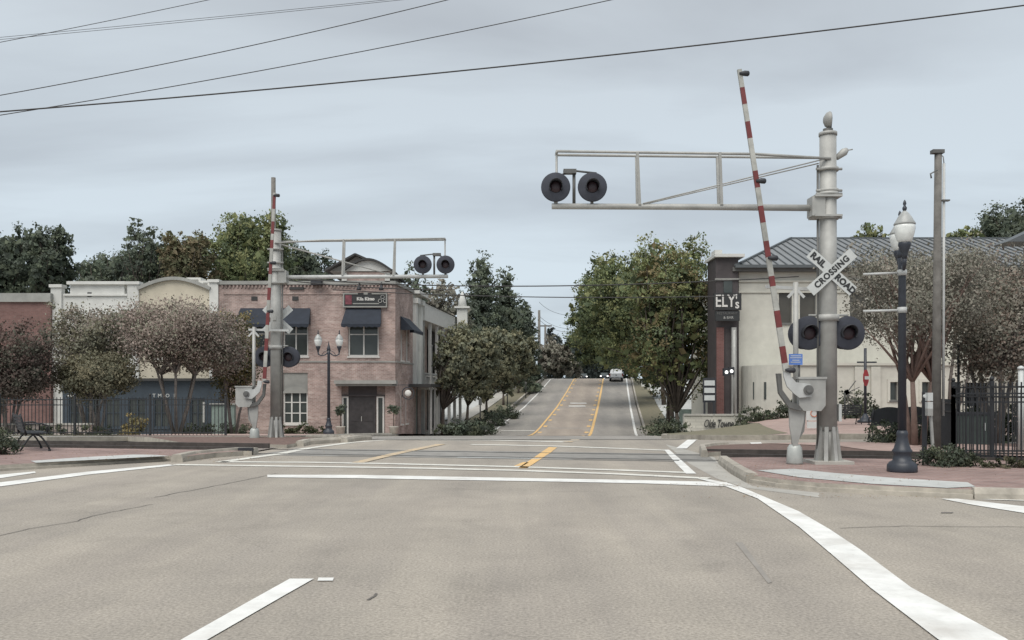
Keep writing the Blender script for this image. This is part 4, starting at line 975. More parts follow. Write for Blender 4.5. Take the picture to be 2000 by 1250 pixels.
A = Vector((bx(1430), Yc - .75, zE + .02)); B = Vector((bx(2215), Yc - .75, zE + .02)); C = Vector(W(1545, 466, 60.5)); Dd = Vector((B.x - 3, 60.5, C.z)); E_ = Vector((A.x, 69, zE)); F_ = Vector((B.x, 69, zE))
MB().add([A, B, C, Dd, E_, F_], [(0, 1, 3, 2), (0, 2, 4), (1, 5, 3), (4, 2, 3, 5)]).build('roof', 'metal_roof', sb)
q = MB(); n = 46
for i in range(n + 1):
    x = A.x + (B.x - A.x) * i / n
    top_t = min(1, (x - A.x) / (C.x - A.x), (B.x - x) / (B.x - Dd.x)) if 0 < i < n else 0
    if top_t <= .03: continue
    p = Vector((x, A.y, A.z + .03)); p2 = Vector((x, A.y + (C.y - A.y) * top_t, A.z + .03 + (C.z - A.z) * top_t)); q.obox(p, p2, .07, .08)
q.obox(A + Vector((0, 0, .05)), C + Vector((0, 0, .05)), .16, .12).obox(C, Dd, .2, .16).obox(A, B, .12, .18); q.build('roof_seam', 'roof_seam', sb)
# ground floor wing with curved left end
Yw = 50.0; sw = FPX / Yw; fw2 = F(0, Yw); xw = lambda p: (p - 1000) / sw; zw = lambda p: CAMZ - (p - HY) / sw
wg = thing('stucco_wing', 'single storey cream wing with rounded end and small windows before the metal roofed building', 'building', (xw(1520), Yw, 0))
q = MB(); zt_ = zw(713); prof = [(xw(1500), Yw + 2.8)] + [(xw(1500) + 1.2 - 1.9 * math.sin(a), Yw + 1.9 - 1.9 * math.cos(a)) for a in [math.pi / 2 * (1 - k / 8) for k in range(9)]]
prof = [(xw(1474), Yw + 2.9)] + [(xw(1474) + 1.8 * (1 - math.cos(a)), Yw + 1.8 * (1 - math.sin(a))) for a in [math.pi / 2 * k / 8 for k in range(9)]]
for a, b in zip(prof, prof[1:]): q.add([(a[0], a[1], -.3), (b[0], b[1], -.3), (b[0], b[1], zt_), (a[0], a[1], zt_)], [(0,1,2,3)], 0, True)
ux = prof[-1][0]; wops = [(xw(p), xw(p + 15), zw(782), zw(746)) for p in (1576, 1738, 1800, 1862)]
facade(fw2, q, ux, xw(1985), -.3, zt_, wops); q.add([(p[0], p[1], zt_) for p in prof] + [(xw(1985), Yw, zt_), (xw(1985), Yw + 2.9, zt_)], [tuple(range(len(prof) + 2))])
q.build('wall', 'stucco', wg)
q = MB()
for o_ in wops: window(fw2, wg, *o_, 1, 1, fr='soffit', t=.05)
for o_ in wops:
    for a, b, c, d in ((o_[0] - .16, o_[0], o_[2] - .1, o_[3] + .16), (o_[1], o_[1] + .16, o_[2] - .1, o_[3] + .16), (o_[0], o_[1], o_[3], o_[3] + .16)): fw2.box(q, a, b, c, d, .004, .06)
for a in (1668, 1700): fw2.box(q, xw(a), xw(a + 18), -.2, zt_ - .1, .004, .14)
fw2.box(q, ux, xw(1985), zt_ - .02, zt_ + .12, -.1, .12); q.build('window_surround', 'stucco', wg)
for p, dy in ((1480, .93), (1496, .33)): q = MB(); q.box((xw(p), Yw + dy, zw(780)), (xw(p + 6), Yw + 1.6, zw(746))); q.build('slit_window', 'pane', wg)
# building at the right edge
rb = thing('gabled_building', 'pale building with dark pitched roof cut by the right edge of the view', 'building', (28, 46, 0))
q = MB(); q.box((27.6, 46, -.3), (44, 47, 9.2)); q.build('wall', 'stone_band', rb)
q = MB(); q.prism([(25.9, 45.5, 9.3), (44, 45.5, 9.3), (44, 45.5, 14), (36, 45.5, 14)], (0, 1.6, 0)); q.build('roof', 'roof_seam', rb)
# ELY's tower
Ye = 52.6; se = FPX / Ye; fe = F(0, Ye); xe = lambda p: (p - 1000) / se; ze = lambda p: CAMZ - (p - HY) / se
eb = thing('brick_building', 'tall dark building with red brick corner, standing behind the cream stucco one', 'building', (xe(1400), Ye, 0))
q = MB(); fe.box(q, xe(1398), xe(1442), -.5, ze(503), -2.2, 0); q.build('wall', 'charcoal', eb)
q = MB(); fe.box(q, xe(1399), xe(1413), -.5, ze(640), .004, .14); q.build('brick_pier', 'side_brick', eb)
q = MB(); fe.box(q, xe(1413), xe(1430), ze(572), ze(548), .004, .05); q.build('window', 'pane', eb)
q = MB(); fe.box(q, xe(1396), xe(1443), ze(547), ze(544), .004, .12); q.build('ledge', 'stone_band', eb)
q = MB(); fe.box(q, xe(1394), xe(1452), ze(503), ze(497), -2.4, .3); fe.box(q, xe(1398), xe(1412), ze(497), ze(487), -1.2, -.2); q.build('cornice', 'white_wall', eb)
q = MB(); fe.box(q, xe(1427), xe(1436), -.4, ze(640), .1, .3); q.build('downpipe', 'galv', eb)
es = thing('shop_sign', "black projecting sign reading ELY's in white letters", 'sign', fe.p(xe(1416), ze(591), .6))
q = MB(); fe.box(q, xe(1390), xe(1443), ze(607), ze(575), .4, .6); fe.box(q, xe(1393), xe(1440), ze(628), ze(609), .42, .56); q.build('sign_board', 'sign_ink', es)
text('lettering', "ELY'", 1.02, 'trim', Matrix.Translation(fe.p(xe(1392), ze(591), .62)) @ Matrix.Scale(.74, 4, (1, 0, 0)) @ STAND, es, .01, .014, 'LEFT')
text('lettering', "s", .80, 'trim', Matrix.Translation(fe.p(xe(1430.5), ze(596), .62)) @ Matrix.Scale(.85, 4, (1, 0, 0)) @ STAND, es, .01, .014, 'LEFT')
text('lettering', "RESTAURANT", .2, 'soffit', Matrix.Translation(fe.p(xe(1416), ze(614), .58)) @ STAND, es, .004)
text('lettering', "& BAR", .22, 'galv', Matrix.Translation(fe.p(xe(1418), ze(622), .58)) @ STAND, es, .004)
fl = thing('flood_light', 'pair of lit floodlights on a slim grey pole before the dark building', 'light', W(1434, 808, 51))
p0 = W(1434, 808, 51); q = MB(); q.tube([(p0.x, 51, 0), (p0.x, 51, W(0, 645, 51).z)], .08, 8); q.build('pole', 'galv', fl)
for px, py in ((1419, 727), (1429, 725)):
    p = W(px, py, 50.8); o = MB().box(p + Vector((-.16, 0, -.2)), p + Vector((.16, .3, .24))).build('lamp_head', 'signal_black', fl); MB().lathe([(.03, -.03), (.09, -.02), (.10, 0)], p, 12, 'Y').build('lens', 'flood', o)
ds = thing('directory_sign', 'three stacked white panels on a dark sign frame beside the red brick pier', 'sign', W(1386, 790, 51.2))
a = W(1373, 786, 51.2); b = W(1398, 738, 51.2); q = MB(); q.box((a.x, 51.2, a.z), (b.x, 51.28, b.z)).box((a.x + .05, 51.2, h(a.x, 51.2)), (a.x + .15, 51.3, a.z)).box((b.x - .15, 51.2, h(b.x, 51.2)), (b.x - .05, 51.3, a.z)); q.build('frame', 'signal_black', ds)
for k in range(3):
    c = W(1375.5, 753 + k * 14.5, 51.18); d = W(1396, 743 + k * 14.5, 51.18); MB().box((c.x, 51.16, c.z), (d.x, 51.19, d.z)).build('panel', 'sign_white', ds)

# white shop beyond, right of the hill road under the trees
fh = F(*U(15.6, 74), .12, 1); fh.n = Vector((-1, .12, 0)).normalized()
sh = thing('white_building', 'white low building seen under the big green trees right of the road', 'building', fh.p(0, 0))
q = MB(); fh.box(q, 0, 24, -.5, 5, -8, 0); q.build('wall', 'white_wall', sh)
for i in range(5): q = MB(); fh.box(q, 1 + i * 4.5, 3.6 + i * 4.5, .2, 3.2, .004, .1); q.build('window', 'pane_warm', sh)
bw = thing('retaining_wall', 'grey green low wall beside the hill road under the right hand trees', 'wall', (*U(9.5, 66), 0))
q = MB(); c = U(9.0, 68); q.box((c[0], 68, -1.4), (c[0] + 2.3, 68.4, h(*c) + 1.25)); q.build('wall_face', 'teal_wall', bw)
pw = thing('brick_wall', 'pale pink brick wall up the hill left of the road', 'wall', (*U(-11, 112), 1.2))
q = MB(); c = U(-12.5, 118); q.box((c[0] - 3, 118, 1), (c[0] + 4.4, 118.4, h(*c) + 1.55)); q.build('wall_face', 'brick_path', pw)
# Olde Towne wall
ow = thing('sign_wall', 'low curved stone wall with the script words Olde Towne', 'wall', W(1400, 843, 46))
a = W(1338, 812, 46); b = W(1452, 812, 46); q = MB()
pts = [(a.x, 46.2), (a.x + 1.2, 46.05), ((a.x + b.x) / 2, 46), (b.x - .5, 46), (b.x + .05, 46.15), (b.x + .25, 46.5)]
for p_, r_ in zip(pts, pts[1:]):
    z0 = min(h(*p_), h(*r_)) - .3
    for yo, s_ in ((0, 0),): q.add([(p_[0], p_[1], z0), (r_[0], r_[1], z0), (r_[0], r_[1], a.z), (p_[0], p_[1], a.z), (p_[0], p_[1] + .4, z0), (r_[0], r_[1] + .4, z0), (r_[0], r_[1] + .4, a.z), (p_[0], p_[1] + .4, a.z)], [(0,1,2,3),(5,4,7,6),(3,2,6,7),(0,3,7,4),(1,5,6,2)])
q.build('wall_face', 'stone_wall', ow)
q = MB()
for p_, r_ in zip(pts, pts[1:]): q.obox((p_[0], p_[1] + .2, a.z + .04), (r_[0], r_[1] + .2, a.z + .04), .52, .09)
q.build('coping', 'concrete', ow)
text('lettering', 'Olde Towne', .60, 'dark_trim', Matrix.Translation(W(1403, 828, 45.95)) @ Matrix.Scale(.56, 4, (1, 0, 0)) @ STAND, ow, .012, .004, shear=.35, space=.9)

# ---------------------------------------------------------------- street furniture
def plate(name, cx, cy, D, w, hgt, m, parent): p = W(cx, cy, D); return MB().box(p + Vector((-w / 2, -.01, -hgt / 2)), p + Vector((w / 2, .01, hgt / 2))).build(name, m, parent)
D_ = 38; p = W(1690, 848, D_); ns = thing('street_sign', 'black post with turned red and white no entry sign and street name blades', 'sign', (p.x, D_, 0.1))
MB().lathe([(.34, 0), (.34, .08), (.2, .16), (.12, .3), (.06, .4)], (p.x, D_, .1), 12).tube([(p.x, D_, .4), (p.x, D_, 3.35)], .06, 10).build('post', 'lamp_black', ns)
o = MB(); c = W(1691.5, 738, D_ - .1); o.prism([c + Vector((.17 * math.cos(a), .1 * math.cos(a), .38 * math.sin(a))) for a in [math.pi / 8 + math.pi / 4 * k for k in range(8)]], (0, .03, 0)); o = o.build('no_entry_plate', 'sign_red', ns)
MB().box(c + Vector((-.1, -.12, -.07)), c + Vector((.1, -.09, .07))).build('white_bar', 'sign_white', o)
MB().box(W(1674, 709, D_) + Vector((0, -.02, 0)), W(1712, 706, D_) + Vector((0, .02, 0))).build('name_blade', 'lamp_black', ns)
# low white notice with orange ring
D_ = 33; p = W(1588, 852, D_); ws = thing('notice_board', 'small white notice with an orange ring, low behind the crossing gate', 'sign', (p.x, D_, .1))
plate('board', 1588, 808, D_, .52, .50, 'sign_white', ws); q = MB(); c = W(1590, 807, D_ - .02)
for k in range(12):
    a1, a2 = math.radians(40 + 25 * k), math.radians(65 + 25 * k); q.obox(c + Vector((.13 * math.cos(a1), 0, .13 * math.sin(a1))), c + Vector((.13 * math.cos(a2), 0, .13 * math.sin(a2))), .02, .05, (0, 1, 0))
q.build('orange_ring', 'sign_orange', ws); plate('lower_board', 1588, 830, D_, .46, .24, 'sign_white', ws)
for dx in (-.2, .2): MB().box((p.x + dx - .02, D_, .1), (p.x + dx + .02, D_ + .04, 1.0)).build('leg', 'galv', ws)
# wheel trellis against the wing
c = W(1650, 768, 42); wh = thing('spoked_wheel', 'grey spoked ornament fanning out beside the shrubs before the cream wing', 'ornament', (c.x, 42, .1))
for a in (45, 20, -5, -28, -50, -72):
    MB().obox(c + Vector((.08, 0, 0)), c + Vector((.75 * math.cos(math.radians(a)), 0, .85 * math.sin(math.radians(a)))), .03, .07, (0, 1, 0)).build('spoke', 'galv_dark', wh); MB().tube([(c.x, 42, .1), (c.x, 42, c.z + .1)], .05, 8).obox(c, c + Vector((.18, 0, .1)), .1, .2).build('stake', 'galv_dark', wh)
# leaning stake with meter box
a = W(1823, 893, 18.3); b = W(1817, 800, 18.3); ms = thing('marker_post', 'leaning pale stake topped with small white meter boxes beside the wooden utility pole', 'marker', (a.x, 18.3, .12))
MB().obox((a.x, a.y, .1), b, .05, .05).build('stake', 'galv', ms)
for y0, y1, m_ in ((767, 783, 'sign_white'), (785, 798, 'sign_white'), (798, 812, 'galv')):
    p = W(1810, y1, 18.25); r_ = W(1820, y0, 18.25); MB().box((p.x, 18.2, p.z), (r_.x, 18.32, r_.z)).build('meter_box', m_, ms)
MB().box(W(1803, 890, 18.5) , W(1808, 765, 18.56)).build('black_stake', 'signal_black', ms)
c = W(1806, 774, 18.18); MB().lathe([(.03, -.02), (.04, 0), (.03, .02)], c, 12, 'Y').build('dial', 'sign_white', ms)
# white pipe at the right edge
a = W(1994, 885, 20); wp = thing('white_post', 'tall white pipe post behind the iron fence at the right edge', 'post', (a.x, 20, .05))
MB().tube([(a.x, 20, .05), (a.x, 20, W(0, 722, 20).z)], .06, 10).lathe([(.075, 0), (.08, .05), (.02, .09)], (a.x, 20, W(0, 722, 20).z), 10).build('pipe', 'sign_white', wp)
# black iron fences
def fence(label, pts, height, bay=2.4, z=None, gap=.125, group=None):
    a, b = pts; n = max(1, round(math.dist(a, b) / bay))
    t = thing('iron_fence', label, 'fence', (a[0], a[1], h(*a)))
    H = lambda p: (h(*p) + .1 if z is None else z)
    for i in range(n + 1):
        p = (a[0] + (b[0] - a[0]) * i / n, a[1] + (b[1] - a[1]) * i / n)
        MB().box((p[0] - .035, p[1] - .035, H(p) - .1), (p[0] + .035, p[1] + .035, H(p) + height + .1)).lathe([(.03, 0), (.05, .04), (.02, .09)], (p[0], p[1], H(p) + height + .1), 8).build('fence_post', 'fence_black', t)
        if i == n: break
        q_ = (a[0] + (b[0] - a[0]) * (i + 1) / n, a[1] + (b[1] - a[1]) * (i + 1) / n)
        pn = MB()
        for f_ in (.12, height - .22, height - .03): pn.obox((p[0], p[1], H(p) + f_), (q_[0], q_[1], H(q_) + f_), .03, .035)
        k = int(math.dist(p, q_) / gap)
        for j in range(1, k):
            x = p[0] + (q_[0] - p[0]) * j / k; y = p[1] + (q_[1] - p[1]) * j / k; zz = H((x, y)); pn.box((x - .010, y - .010, zz + .02), (x + .010, y + .010, zz + height + .06))
        pn.build('picket_panel', 'fence_black', t)
    return t
fa = G(1862, 892); fb_ = ((2000 - 1000) * 15.6 / FPX, 15.6)
fence('black iron fence running toward the right edge behind the low juniper', (fa, (9.35, 15.4)), 1.55, 2.2, .02, .17)
fence('black iron fence behind the dark cabinet at the right', (fa, (26, 17.5)), 1.42, 2.4, .02)
fence('low black iron fence section between the wooden utility pole and the fence corner', ((10.6, 22), fa), 1.2, 2.4, .02)
fence('long black iron fence before the navy shopfront on the left', ((-40, 31.5), (-10.2, 31)), 1.32, 2.6)
t = thing('low_wall', 'low pinkish pale wall seen through the pickets of the left iron fence', 'wall', (-25, 36, -.4)); MB().box((-42, 36, -.8), (-17.5, 36.3, CAMZ - (830 - HY) * 36 / FPX)).build('wall_face', 'brick_path', t); MB().box((-42, 35.95, CAMZ - (830 - HY) * 36 / FPX), (-17.45, 36.35, CAMZ - (827 - HY) * 36 / FPX)).build('coping', 'concrete', t)
# dark cabinet
c = W(1897, 880, 22.5); cg = thing('utility_cabinet', 'dark green cabinet behind the right iron fence', 'cabinet', (c.x, 22.5, .05))
MB().box((c.x - .45, 22.3, .02), (c.x + .45, 22.9, .86)).build('body', 'cab_green', cg); MB().box((c.x - .48, 22.27, .86), (c.x + .48, 22.93, .92)).build('lid', 'signal_black', cg)
MB().box((c.x + .2, 22.28, .45), (c.x + .25, 22.298, .65)).build('tag', 'sign_white', cg)
c = W(1908, 800, 24); bs = thing('dark_sign', 'dark blank board on a post behind the right iron fence', 'sign', (c.x, 24, 0))
MB().box((c.x - .28, 24, 1.05), (c.x + .28, 24.06, 1.7)).build('board', 'signal_black', bs); MB().box((c.x - .04, 24.06, 0), (c.x + .04, 24.12, 1.6)).build('post', 'signal_black', bs)
c = W(1872, 830, 23); tp_ = thing('thin_post', 'thin tall black post behind the corner of the right iron fence', 'post', (c.x, 23, 0)); MB().tube([(c.x, 23, 0), (c.x, 23, 2.7)], .035, 8).build('shaft', 'fence_black', tp_)
# benches
def bench(label, loc, rz, arched=False):
    t = thing('park_bench', label, 'bench', (0, 0, 0), 'black park benches'); W_ = .75 if not arched else .55
    s = MB()
    for k in range(5): s.box((-W_, -.45 + k * .095, .43), (W_, -.45 + k * .095 + .075, .46))
    s.build('seat', 'fence_black', t); b = MB()
    if arched:
        n = 14; prof = [(-W_, .42)] + [(-W_ + 2 * W_ * k / n, .80 + .2 * math.sin(math.pi * k / n) ** .6) for k in range(n + 1)] + [(W_, .42)]
        b.prism([(x, .06, z) for x, z in prof], (0, .03, 0))
    else:
        for k in range(5): b.box((-W_, .05 + k * .02, .50 + k * .08), (W_, .07 + k * .02, .56 + k * .08))
    b.build('backrest', 'fence_black', t)
    for s_ in (-1, 1):
        x = s_ * (W_ - .05); l = MB()
        arc = [(x, -.44 + .52 * k / 8, .42 * math.sin(math.pi * (.12 + .76 * k / 8))) for k in range(9)]
        l.tube([(x, -.5, .02)] + arc + [(x, .16, .02)], .022, 8).tube([(x, -.52, .02), (x, -.46, .02)], .03, 6)
        l.tube([(x, -.44, .44), (x, -.46, .62), (x, -.3, .68), (x, .05, .66)], .02, 8).tube([(x, .02, .4), (x, .16, .92)], .024, 8)
        l.build('leg', 'fence_black', t)
    t.location = loc; t.rotation_euler.z = rz; t.scale = (.9, .9, .92)
    return t
a = G(46, 889); bench('black iron bench seen end on beside the round bush at the left edge', (a[0], a[1], .11), math.radians(126))
c = W(1740, 880, 24.5); bench('dark arched back bench just left of the large dark lamp post', (c.x - .05, 24.5, .1), math.radians(170), True)
c = W(1790, 880, 25.5); bench('dark arched back bench behind the reddish crape myrtle trunk', (c.x - .1, 25.5, .1), math.radians(185), True)
c = W(1650, 846, 36); bench('small black bench far back under the spoked ornament', (c.x, 36, .1), math.radians(180))
# planters with topiary are built with the plants
# pickup and cars
def vehicle_profile(mb, prof, w, taper=0):  # prof in (y,z), width w ; extruded across X
    vs = [(-w / 2 + t_, y, z) for y, z, t_ in prof] + [(w / 2 - t_, y, z) for y, z, t_ in prof]; n = len(prof)
    mb.add(vs, [tuple(range(n)), tuple(range(n, 2 * n))[::-1]] + [(i, (i + 1) % n, n + (i + 1) % n, n + i) for i in range(n)]); return mb
pk = thing('pickup_truck', 'white pickup truck driving away over the crest of the hill', 'pickup truck', (0, 0, 0))
vehicle_profile(MB(), [(0, .55, .02), (0, 1.2, .02), (1.8, 1.2, .02), (1.9, 1.22, .02), (4.4, 1.2, .04), (5.5, 1.08, .1), (5.6, .6, .1), (5.0, .5, .02), (.6, .5, .02)], 1.95).build('body', 'truck_white', pk)
vehicle_profile(MB(), [(1.9, 1.2, .06), (2.05, 1.85, .2), (3.4, 1.88, .2), (4.3, 1.2, .06)], 1.9).build('cab', 'truck_white', pk)
MB().add([(-.66, 1.93, 1.28), (.66, 1.93, 1.28), (.58, 2.03, 1.74), (-.58, 2.03, 1.74)], [(0,1,2,3)]).build('rear_window', 'pane', pk)
MB().box((-.80, -.03, .62), (.80, -.002, 1.18)).build('tailgate', 'truck_white', pk); MB().box((-.1, -.04, .9), (.1, -.031, 1.0)).build('badge', 'sign_ink', pk)
MB().box((-.93, -.16, .42), (.93, -.03, .60)).build('bumper', 'signal_black', pk); MB().box((-.6, -.18, .44), (.6, -.161, .52)).build('step', 'galv', pk)
for s_ in (-1, 1):
    MB().box((s_ * .82, -.03, .75), (s_ * .96, -.001, 1.15)).build('taillight', 'tail_red', pk)
    MB().box((s_ * 1.0, 3.7, 1.2), (s_ * 1.15, 3.8, 1.4)).build('mirror', 'signal_black', pk)
    for y in (1.0, 4.6):
        w_ = MB().lathe([(.3, -.13), (.38, -.12), (.38, .12), (.3, .13)], (s_ * .83, y, .38), 20, 'X').build('wheel', 'rubber', pk); MB().lathe([(.04, -.14), (.22, -.138), (.22, .138), (.04, .14)], (s_ * .83, y, .38), 12, 'X').build('rim', 'galv', w_)
pk.location = ((1203.5 - 1000) * 122 / FPX, 122, h(14.6, 122) + .03); pk.rotation_euler.z = -.12
def car(label, px, Y):
    c = thing('car', label, 'car', (0, 0, 0), 'far oncoming cars')
    vehicle_profile(MB(), [(0, .3, .1), (0, .65, .1), (.2, .78, .05), (1.2, .95, .02), (4.4, .98, .05), (4.5, .4, .1)], 1.8).build('body', 'car_dark', c)
    vehicle_profile(MB(), [(1.2, .95, .1), (2.0, 1.42, .25), (3.4, 1.42, .25), (4.2, .98, .1)], 1.75).build('cabin', 'pane', c)
    for s_ in (-1, 1):
        MB().box((s_ * .55, -.03, .6), (s_ * .82, .0, .78)).build('headlight', 'headlight', c)
        for y in (.85, 3.6): MB().lathe([(.25, -.1), (.32, -.1), (.32, .1), (.25, .1)], (s_ * .78, y, .32), 14, 'X').build('wheel', 'rubber', c)
    X = (px - 1000) * Y / FPX; c.location = (X, Y, h(X, Y)); c.rotation_euler.z = -.12
    return c
car('dark oncoming car beyond the crest between the two yellow lines, nearer the pickup', 1180, 178)
car('dark oncoming car beyond the crest above the left yellow line', 1140, 200)
# small posts and signs up the hill, left
for px, D_, ht, lb in ((1027, 100, 2.2, 'thin post beside the hill hedge on the left, nearest the crest'), (991, 84, 2.4, 'thin sign post on the left pavement halfway up the hill'), (938, 66, 2.6, 'thin post in the dark shrubs at the foot of the hill on the left')):
    X = (px - 1000) * D_ / FPX; t = thing('sign_post', lb, 'post', (X, D_, h(X, D_))); MB().tube([(X, D_, h(X, D_)), (X, D_, h(X, D_) + ht)], .05, 8).build('shaft', 'dark_trim', t); MB().box((X - .12, D_ - .06, h(X, D_) + ht - .5), (X + .12, D_ - .03, h(X, D_) + ht)).build('plate', 'galv_dark', t)
t = thing('gate_pillar', 'pale square pillar beside the far hill hedge', 'pillar', (*U(-9.2, 124), 3)); c = U(-9.2, 124); MB().box((c[0] - .35, 124, 2.5), (c[0] + .35, 124.7, 5.3)).build('pillar_body', 'white_wall', t)
t = thing('mailbox_sign', 'pale small sign at the right kerb near the crest', 'sign', (*U(8.2, 112), 1.5)); c = U(7.7, 110)
MB().box((c[0] - .5, 110, h(*c) + .5), (c[0] + .9, 110.1, h(*c) + 1.5)).build('panel', 'white_wall', t); MB().box((c[0] + .3, 110.1, h(*c) - .3), (c[0] + .42, 110.2, h(*c) + .6)).build('post', 'white_wall', t)

# ---------------------------------------------------------------- foliage
def leaf_object(name, C, S, K, parent, out=None):
    n = len(C); d = RNG.normal(size=(n, 3)); d /= np.linalg.norm(d, axis=1)[:, None]
    e = RNG.normal(size=(n, 3)); e -= (e * d).sum(1)[:, None] * d; e /= np.linalg.norm(e, axis=1)[:, None]
    f = np.cross(d, e); a = S[:, None]
    V = np.stack([C - e * a, C - f * a * .7 + d * a * .15, C + e * a, C + f * a * .7 + d * a * .15], 1)
    if out is not None:                                         # turn every leaf's front side outward
        g_ = np.cross(V[:, 1] - V[:, 0], V[:, 2] - V[:, 0]); fl = (g_ * out).sum(1) < 0; V[fl] = V[fl][:, ::-1]
    V = V.reshape(-1, 3)
    o = org_of(parent); V -= np.array([o.x, o.y, o.z])
    me = bpy.data.meshes.new(name); me.vertices.add(4 * n); me.loops.add(4 * n); me.polygons.add(n)
    me.vertices.foreach_set('co', V.ravel().astype(np.float32)); me.loops.foreach_set('vertex_index', np.arange(4 * n, dtype=np.int32))
    me.polygons.foreach_set('loop_start', np.arange(0, 4 * n, 4, dtype=np.int32)); me.polygons.foreach_set('loop_total', np.full(n, 4, dtype=np.int32))
    me.update(calc_edges=True)
    ca = me.color_attributes.new('col', 'FLOAT_COLOR', 'POINT')
    cc = np.ones((4 * n, 4), np.float32); cc[:, :3] = np.repeat(np.clip(K * 1.22, 0.004, 1), 4, axis=0); ca.data.foreach_set('color', cc.ravel())
    if out is not None:
        me.polygons.foreach_set('use_smooth', np.ones(n, dtype=bool))
        f0 = np.cross(V.reshape(-1, 4, 3)[:, 1] - V.reshape(-1, 4, 3)[:, 0], V.reshape(-1, 4, 3)[:, 2] - V.reshape(-1, 4, 3)[:, 0]); f0 /= np.linalg.norm(f0, axis=1)[:, None] + 1e-9
        nn = out * .72 + f0 * .42; nn /= np.linalg.norm(nn, axis=1)[:, None] + 1e-9
        me.normals_split_custom_set(np.repeat(nn, 4, axis=0).tolist())
    me.materials.append(M['leaves']); ob = bpy.data.objects.new(name, me); COL.objects.link(ob); ob.parent = parent
    return ob
def outward(C, cs, up=.35):
    d = C - np.array(cs); d /= np.linalg.norm(d, axis=1)[:, None] + 1e-9; d[:, 2] += up; return d / (np.linalg.norm(d, axis=1)[:, None] + 1e-9)
def foliage(lobes, clumps, per, leaf, pal, csize, inner=.45):
    lobes = np.array(lobes, float); wt = (lobes[:, 3] * lobes[:, 4] * lobes[:, 5]) ** .66; wt /= wt.sum()
    idx = RNG.choice(len(lobes), clumps, p=wt); d = RNG.normal(size=(clumps, 3)); d /= np.linalg.norm(d, axis=1)[:, None]
    r = inner + (1.02 - inner) * RNG.random(clumps) ** .62
    cc = lobes[idx, :3] + d * lobes[idx, 3:6] * r[:, None]
    pal = np.array(pal, float); base = pal[RNG.integers(0, len(pal), clumps)] * (1 + RNG.normal(0, .13, clumps))[:, None]
    cs = csize * RNG.uniform(.6, 1.35, clumps)
    C = np.repeat(cc, per, 0) + RNG.normal(0, 1, (clumps * per, 3)) * np.repeat(cs, per)[:, None] * np.array([.55, .55, .38])
    K = np.repeat(base, per, 0) * (1 + RNG.normal(0, .10, clumps * per))[:, None]
    S = leaf * RNG.uniform(.6, 1.3, clumps * per)
    return C, S, K
def tree(name, label, base, lobes, clumps, per, leaf, pal, csize=.7, tr=.2, th=None, bark='bark', stems=1, inner=.45, group=None, cat='tree', spread=.35):
    """lobes relative to the base: (x, y, z, rx, ry, rz)"""
    X, Y, Z = base; t = thing(name, label, cat, base, group)
    L = [(X + l[0], Y + l[1], Z + l[2], l[3], l[4], l[5]) for l in lobes]
    C, S, K = foliage(L, clumps, per, leaf, pal, csize, inner)
    Lc = np.array([l[:3] for l in L]); ctr = Lc.mean(0); near = Lc[np.argmin(((C[:, None, :] - Lc[None]) ** 2).sum(2), axis=1)]
    leaf_object('crown', C, S, K, t, outward(C, ctr * .5 + near * .5))
    mb = MB(); rnd = random.Random(hash(label) % 9999 if False else len(label) * 7 + int(X * 10))
    zmin = min(l[2] for l in lobes); th = th or zmin * .8
    for s_ in range(stems):
        an = 2 * math.pi * s_ / max(1, stems) + rnd.uniform(-.4, .4); off = 0 if stems == 1 else tr * .8; lean = 0 if stems == 1 else spread
        b0 = Vector((X + off * math.cos(an), Y + off * math.sin(an), Z - .15)); tp = Vector((X + lean * th * math.cos(an) * .8, Y + lean * th * math.sin(an) * .8, Z + th))
        mid = (b0 + tp) / 2 + Vector((rnd.uniform(-.06, .06) * th, 0, -.0)); R0 = tr if stems == 1 else tr * .55
        mb.tube([b0, mid, tp], [R0, R0 * .8, R0 * .62], 10)
        own = [l for i, l in enumerate(L) if stems == 1 or i % stems == s_] or [L[s_ % len(L)]]
        for l in own:
            for q_ in range(2 if stems == 1 else 3):
                tgt = Vector((l[0] + rnd.uniform(-.6, .6) * l[3], l[1] + rnd.uniform(-.5, .5) * l[4], l[2] + rnd.uniform(-.2, .6) * l[5]))
                m_ = tp.lerp(tgt, .45) + Vector((rnd.uniform(-.1, .1), rnd.uniform(-.1, .1), .12)) * (tgt - tp).length
                mb.tube([tp, m_, tgt], [R0 * .5, R0 * .3, R0 * .08], 6)
    mb.build('trunk', bark, t)
    return t
def bush(name, label, base, r, n, leaf, pal, group=None, squash=.75):
    X, Y, Z = base; t = thing(name, label, 'shrub', base, group)
    C, S, K = foliage([(X, Y, Z + r[2] * .45, r[0], r[1], r[2])], max(8, n // 40), 40, leaf, pal, min(r) * .35, .2)
    C[:, 2] = np.maximum(C[:, 2], Z + .01); leaf_object('foliage', C, S, K, t, outward(C, (X, Y, Z)))
    m = MB()
    for k in range(5):
        a = k * 1.256; m.tube([(X, Y, Z - .05), (X + .5 * r[0] * math.cos(a), Y + .5 * r[1] * math.sin(a), Z + r[2] * .8)], [.03, .01], 5)
    m.build('stem', 'bark', t); return t
GRN = [(.082,.100,.050),(.11,.125,.060),(.066,.082,.048),(.13,.135,.064)]
DRK = [(.055,.068,.050),(.072,.084,.058),(.060,.070,.056)]
OLV = [(.125,.125,.070),(.15,.14,.075),(.10,.11,.065)]
YEL = [(.21,.175,.085),(.17,.155,.08),(.25,.20,.095)]
MYR = [(.27,.215,.19),(.295,.245,.215),(.235,.205,.175),(.215,.215,.165)]
BRN = [(.215,.205,.17),(.245,.225,.19),(.185,.185,.15)]
STR = [(.105,.106,.078),(.13,.125,.085),(.088,.092,.072),(.15,.142,.095)]
